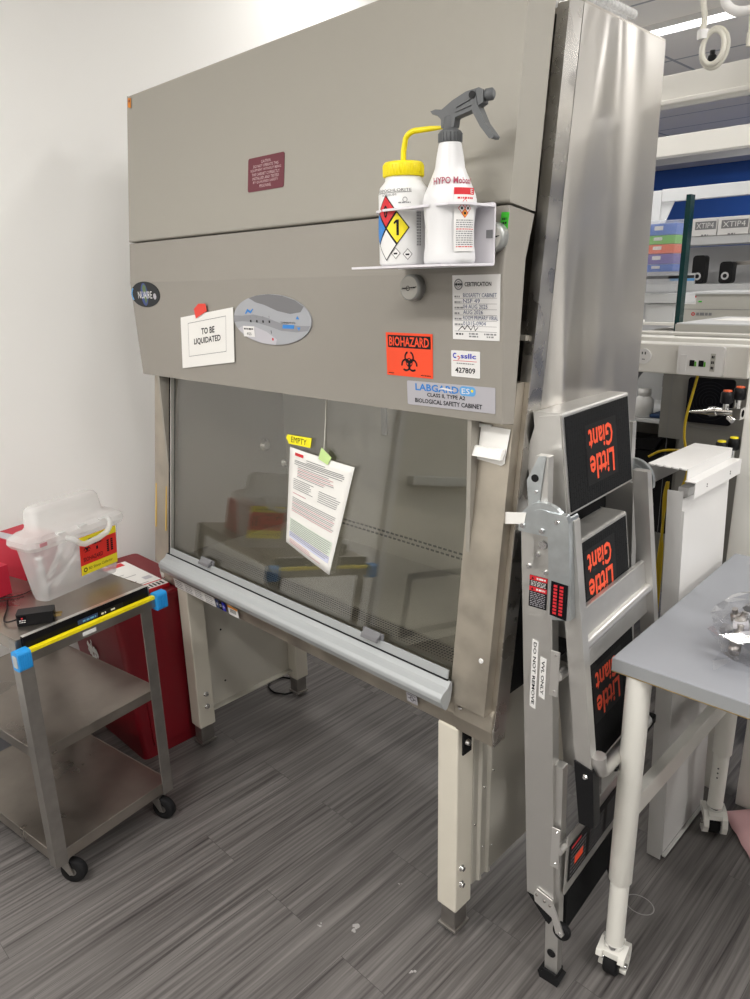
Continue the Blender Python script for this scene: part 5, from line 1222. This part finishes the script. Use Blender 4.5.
# yellow cable
b = MB(); b.tube(spl([(-.858, 2.30, 1.320), (-.868, 2.30, 1.26), (-.881, 2.30, 1.18), (-.880, 2.30, 1.12), (-.868, 2.30, 1.07), (-.86, 2.30, 1.0), (-.88, 2.3, .93)]), .004, 'cable_yellow', 10); tag(b.build('yellow_cable'), 'yellow network cable hanging from the outlet rail', 'cable')
b = MB(); b.tube(spl([(-.99, 2.3, 1.04), (-.95, 2.3, 1.065), (-.90, 2.3, 1.075), (-.83, 2.2, 1.10)]), .004, 'cable_yellow', 8); tag(b.build('yellow_cable'), 'yellow cable arching just over the white metal cover', 'cable')
b = MB()
for k in range(3): b.tube(spl([(-.81+.006*(k % 3), 2.0, .004), (-.805+.006*(k % 3), 2.0, .40), (-.805+.006*(k % 3), 2.0, .80), (-.80-.003*k, 2.0+.006*k, .90), (-.805+.004*k, 2.0, 1.0), (-.80, 2.0+.004*k, 1.05)]), .0035, 'cable_yellow', 6)
tag(b.build('cable_bundle'), 'bundle of yellow cables behind the ladder hinge', 'cable bundle')
# bench surface far right behind (fills gaps)
nb = thing('rear_bench', 'white bench with dark underside behind the service frame', 'bench', (0, 2.6, 0))
W(nb).box(-.58, 1.6, 2.35, 2.78, .88, .92, 'white_beam').build('bench_top', nb, .002)
W(nb).box(-.56, 1.6, 2.45, 2.77, .1, .88, 'shelf_white').build('bench_cabinet', nb, .002)
# black cable loop under the cabinet
b = MB(); b.tube([(-2.19+.07*math.cos(a*.35)+.03, 1.62+.06*math.sin(a*.35), .005+.002*(a % 2)) for a in range(19)], .004, 'black_plastic', 8); tag(b.build('cable'), 'black cable coiled on the floor behind the left stand leg', 'cable')
for k, (x, y, r_, l) in enumerate(SPOTS):
    b = MB(); b.M = Matrix.Translation((x, y, .0006)); rr = random.Random(k)
    for j in range(5):
        cx, cy, r2_ = rr.uniform(-r_, r_), rr.uniform(-r_, r_), r_*rr.uniform(.25, .6)
        b.poly([(cx+r2_*rr.uniform(.5, 1.2)*math.cos(a*PI/4), cy+r2_*rr.uniform(.5, 1.2)*math.sin(a*PI/4)) for a in range(8)], 'scuff', .0001*j)
    tag(b.build('floor_spot'), l, 'spot', 'pale worn spots on the floor')
# scuffs on the floor (thin worn marks)
b = MB(); b.M = Matrix.Translation((-.592, 1.575, .0006)); b.ring(0, 0, .036, .039, 'scuff', 0, sy=.8)
tag(b.build('floor_ring_mark'), 'pale ring shaped stain on the floor by the table leg', 'stain')
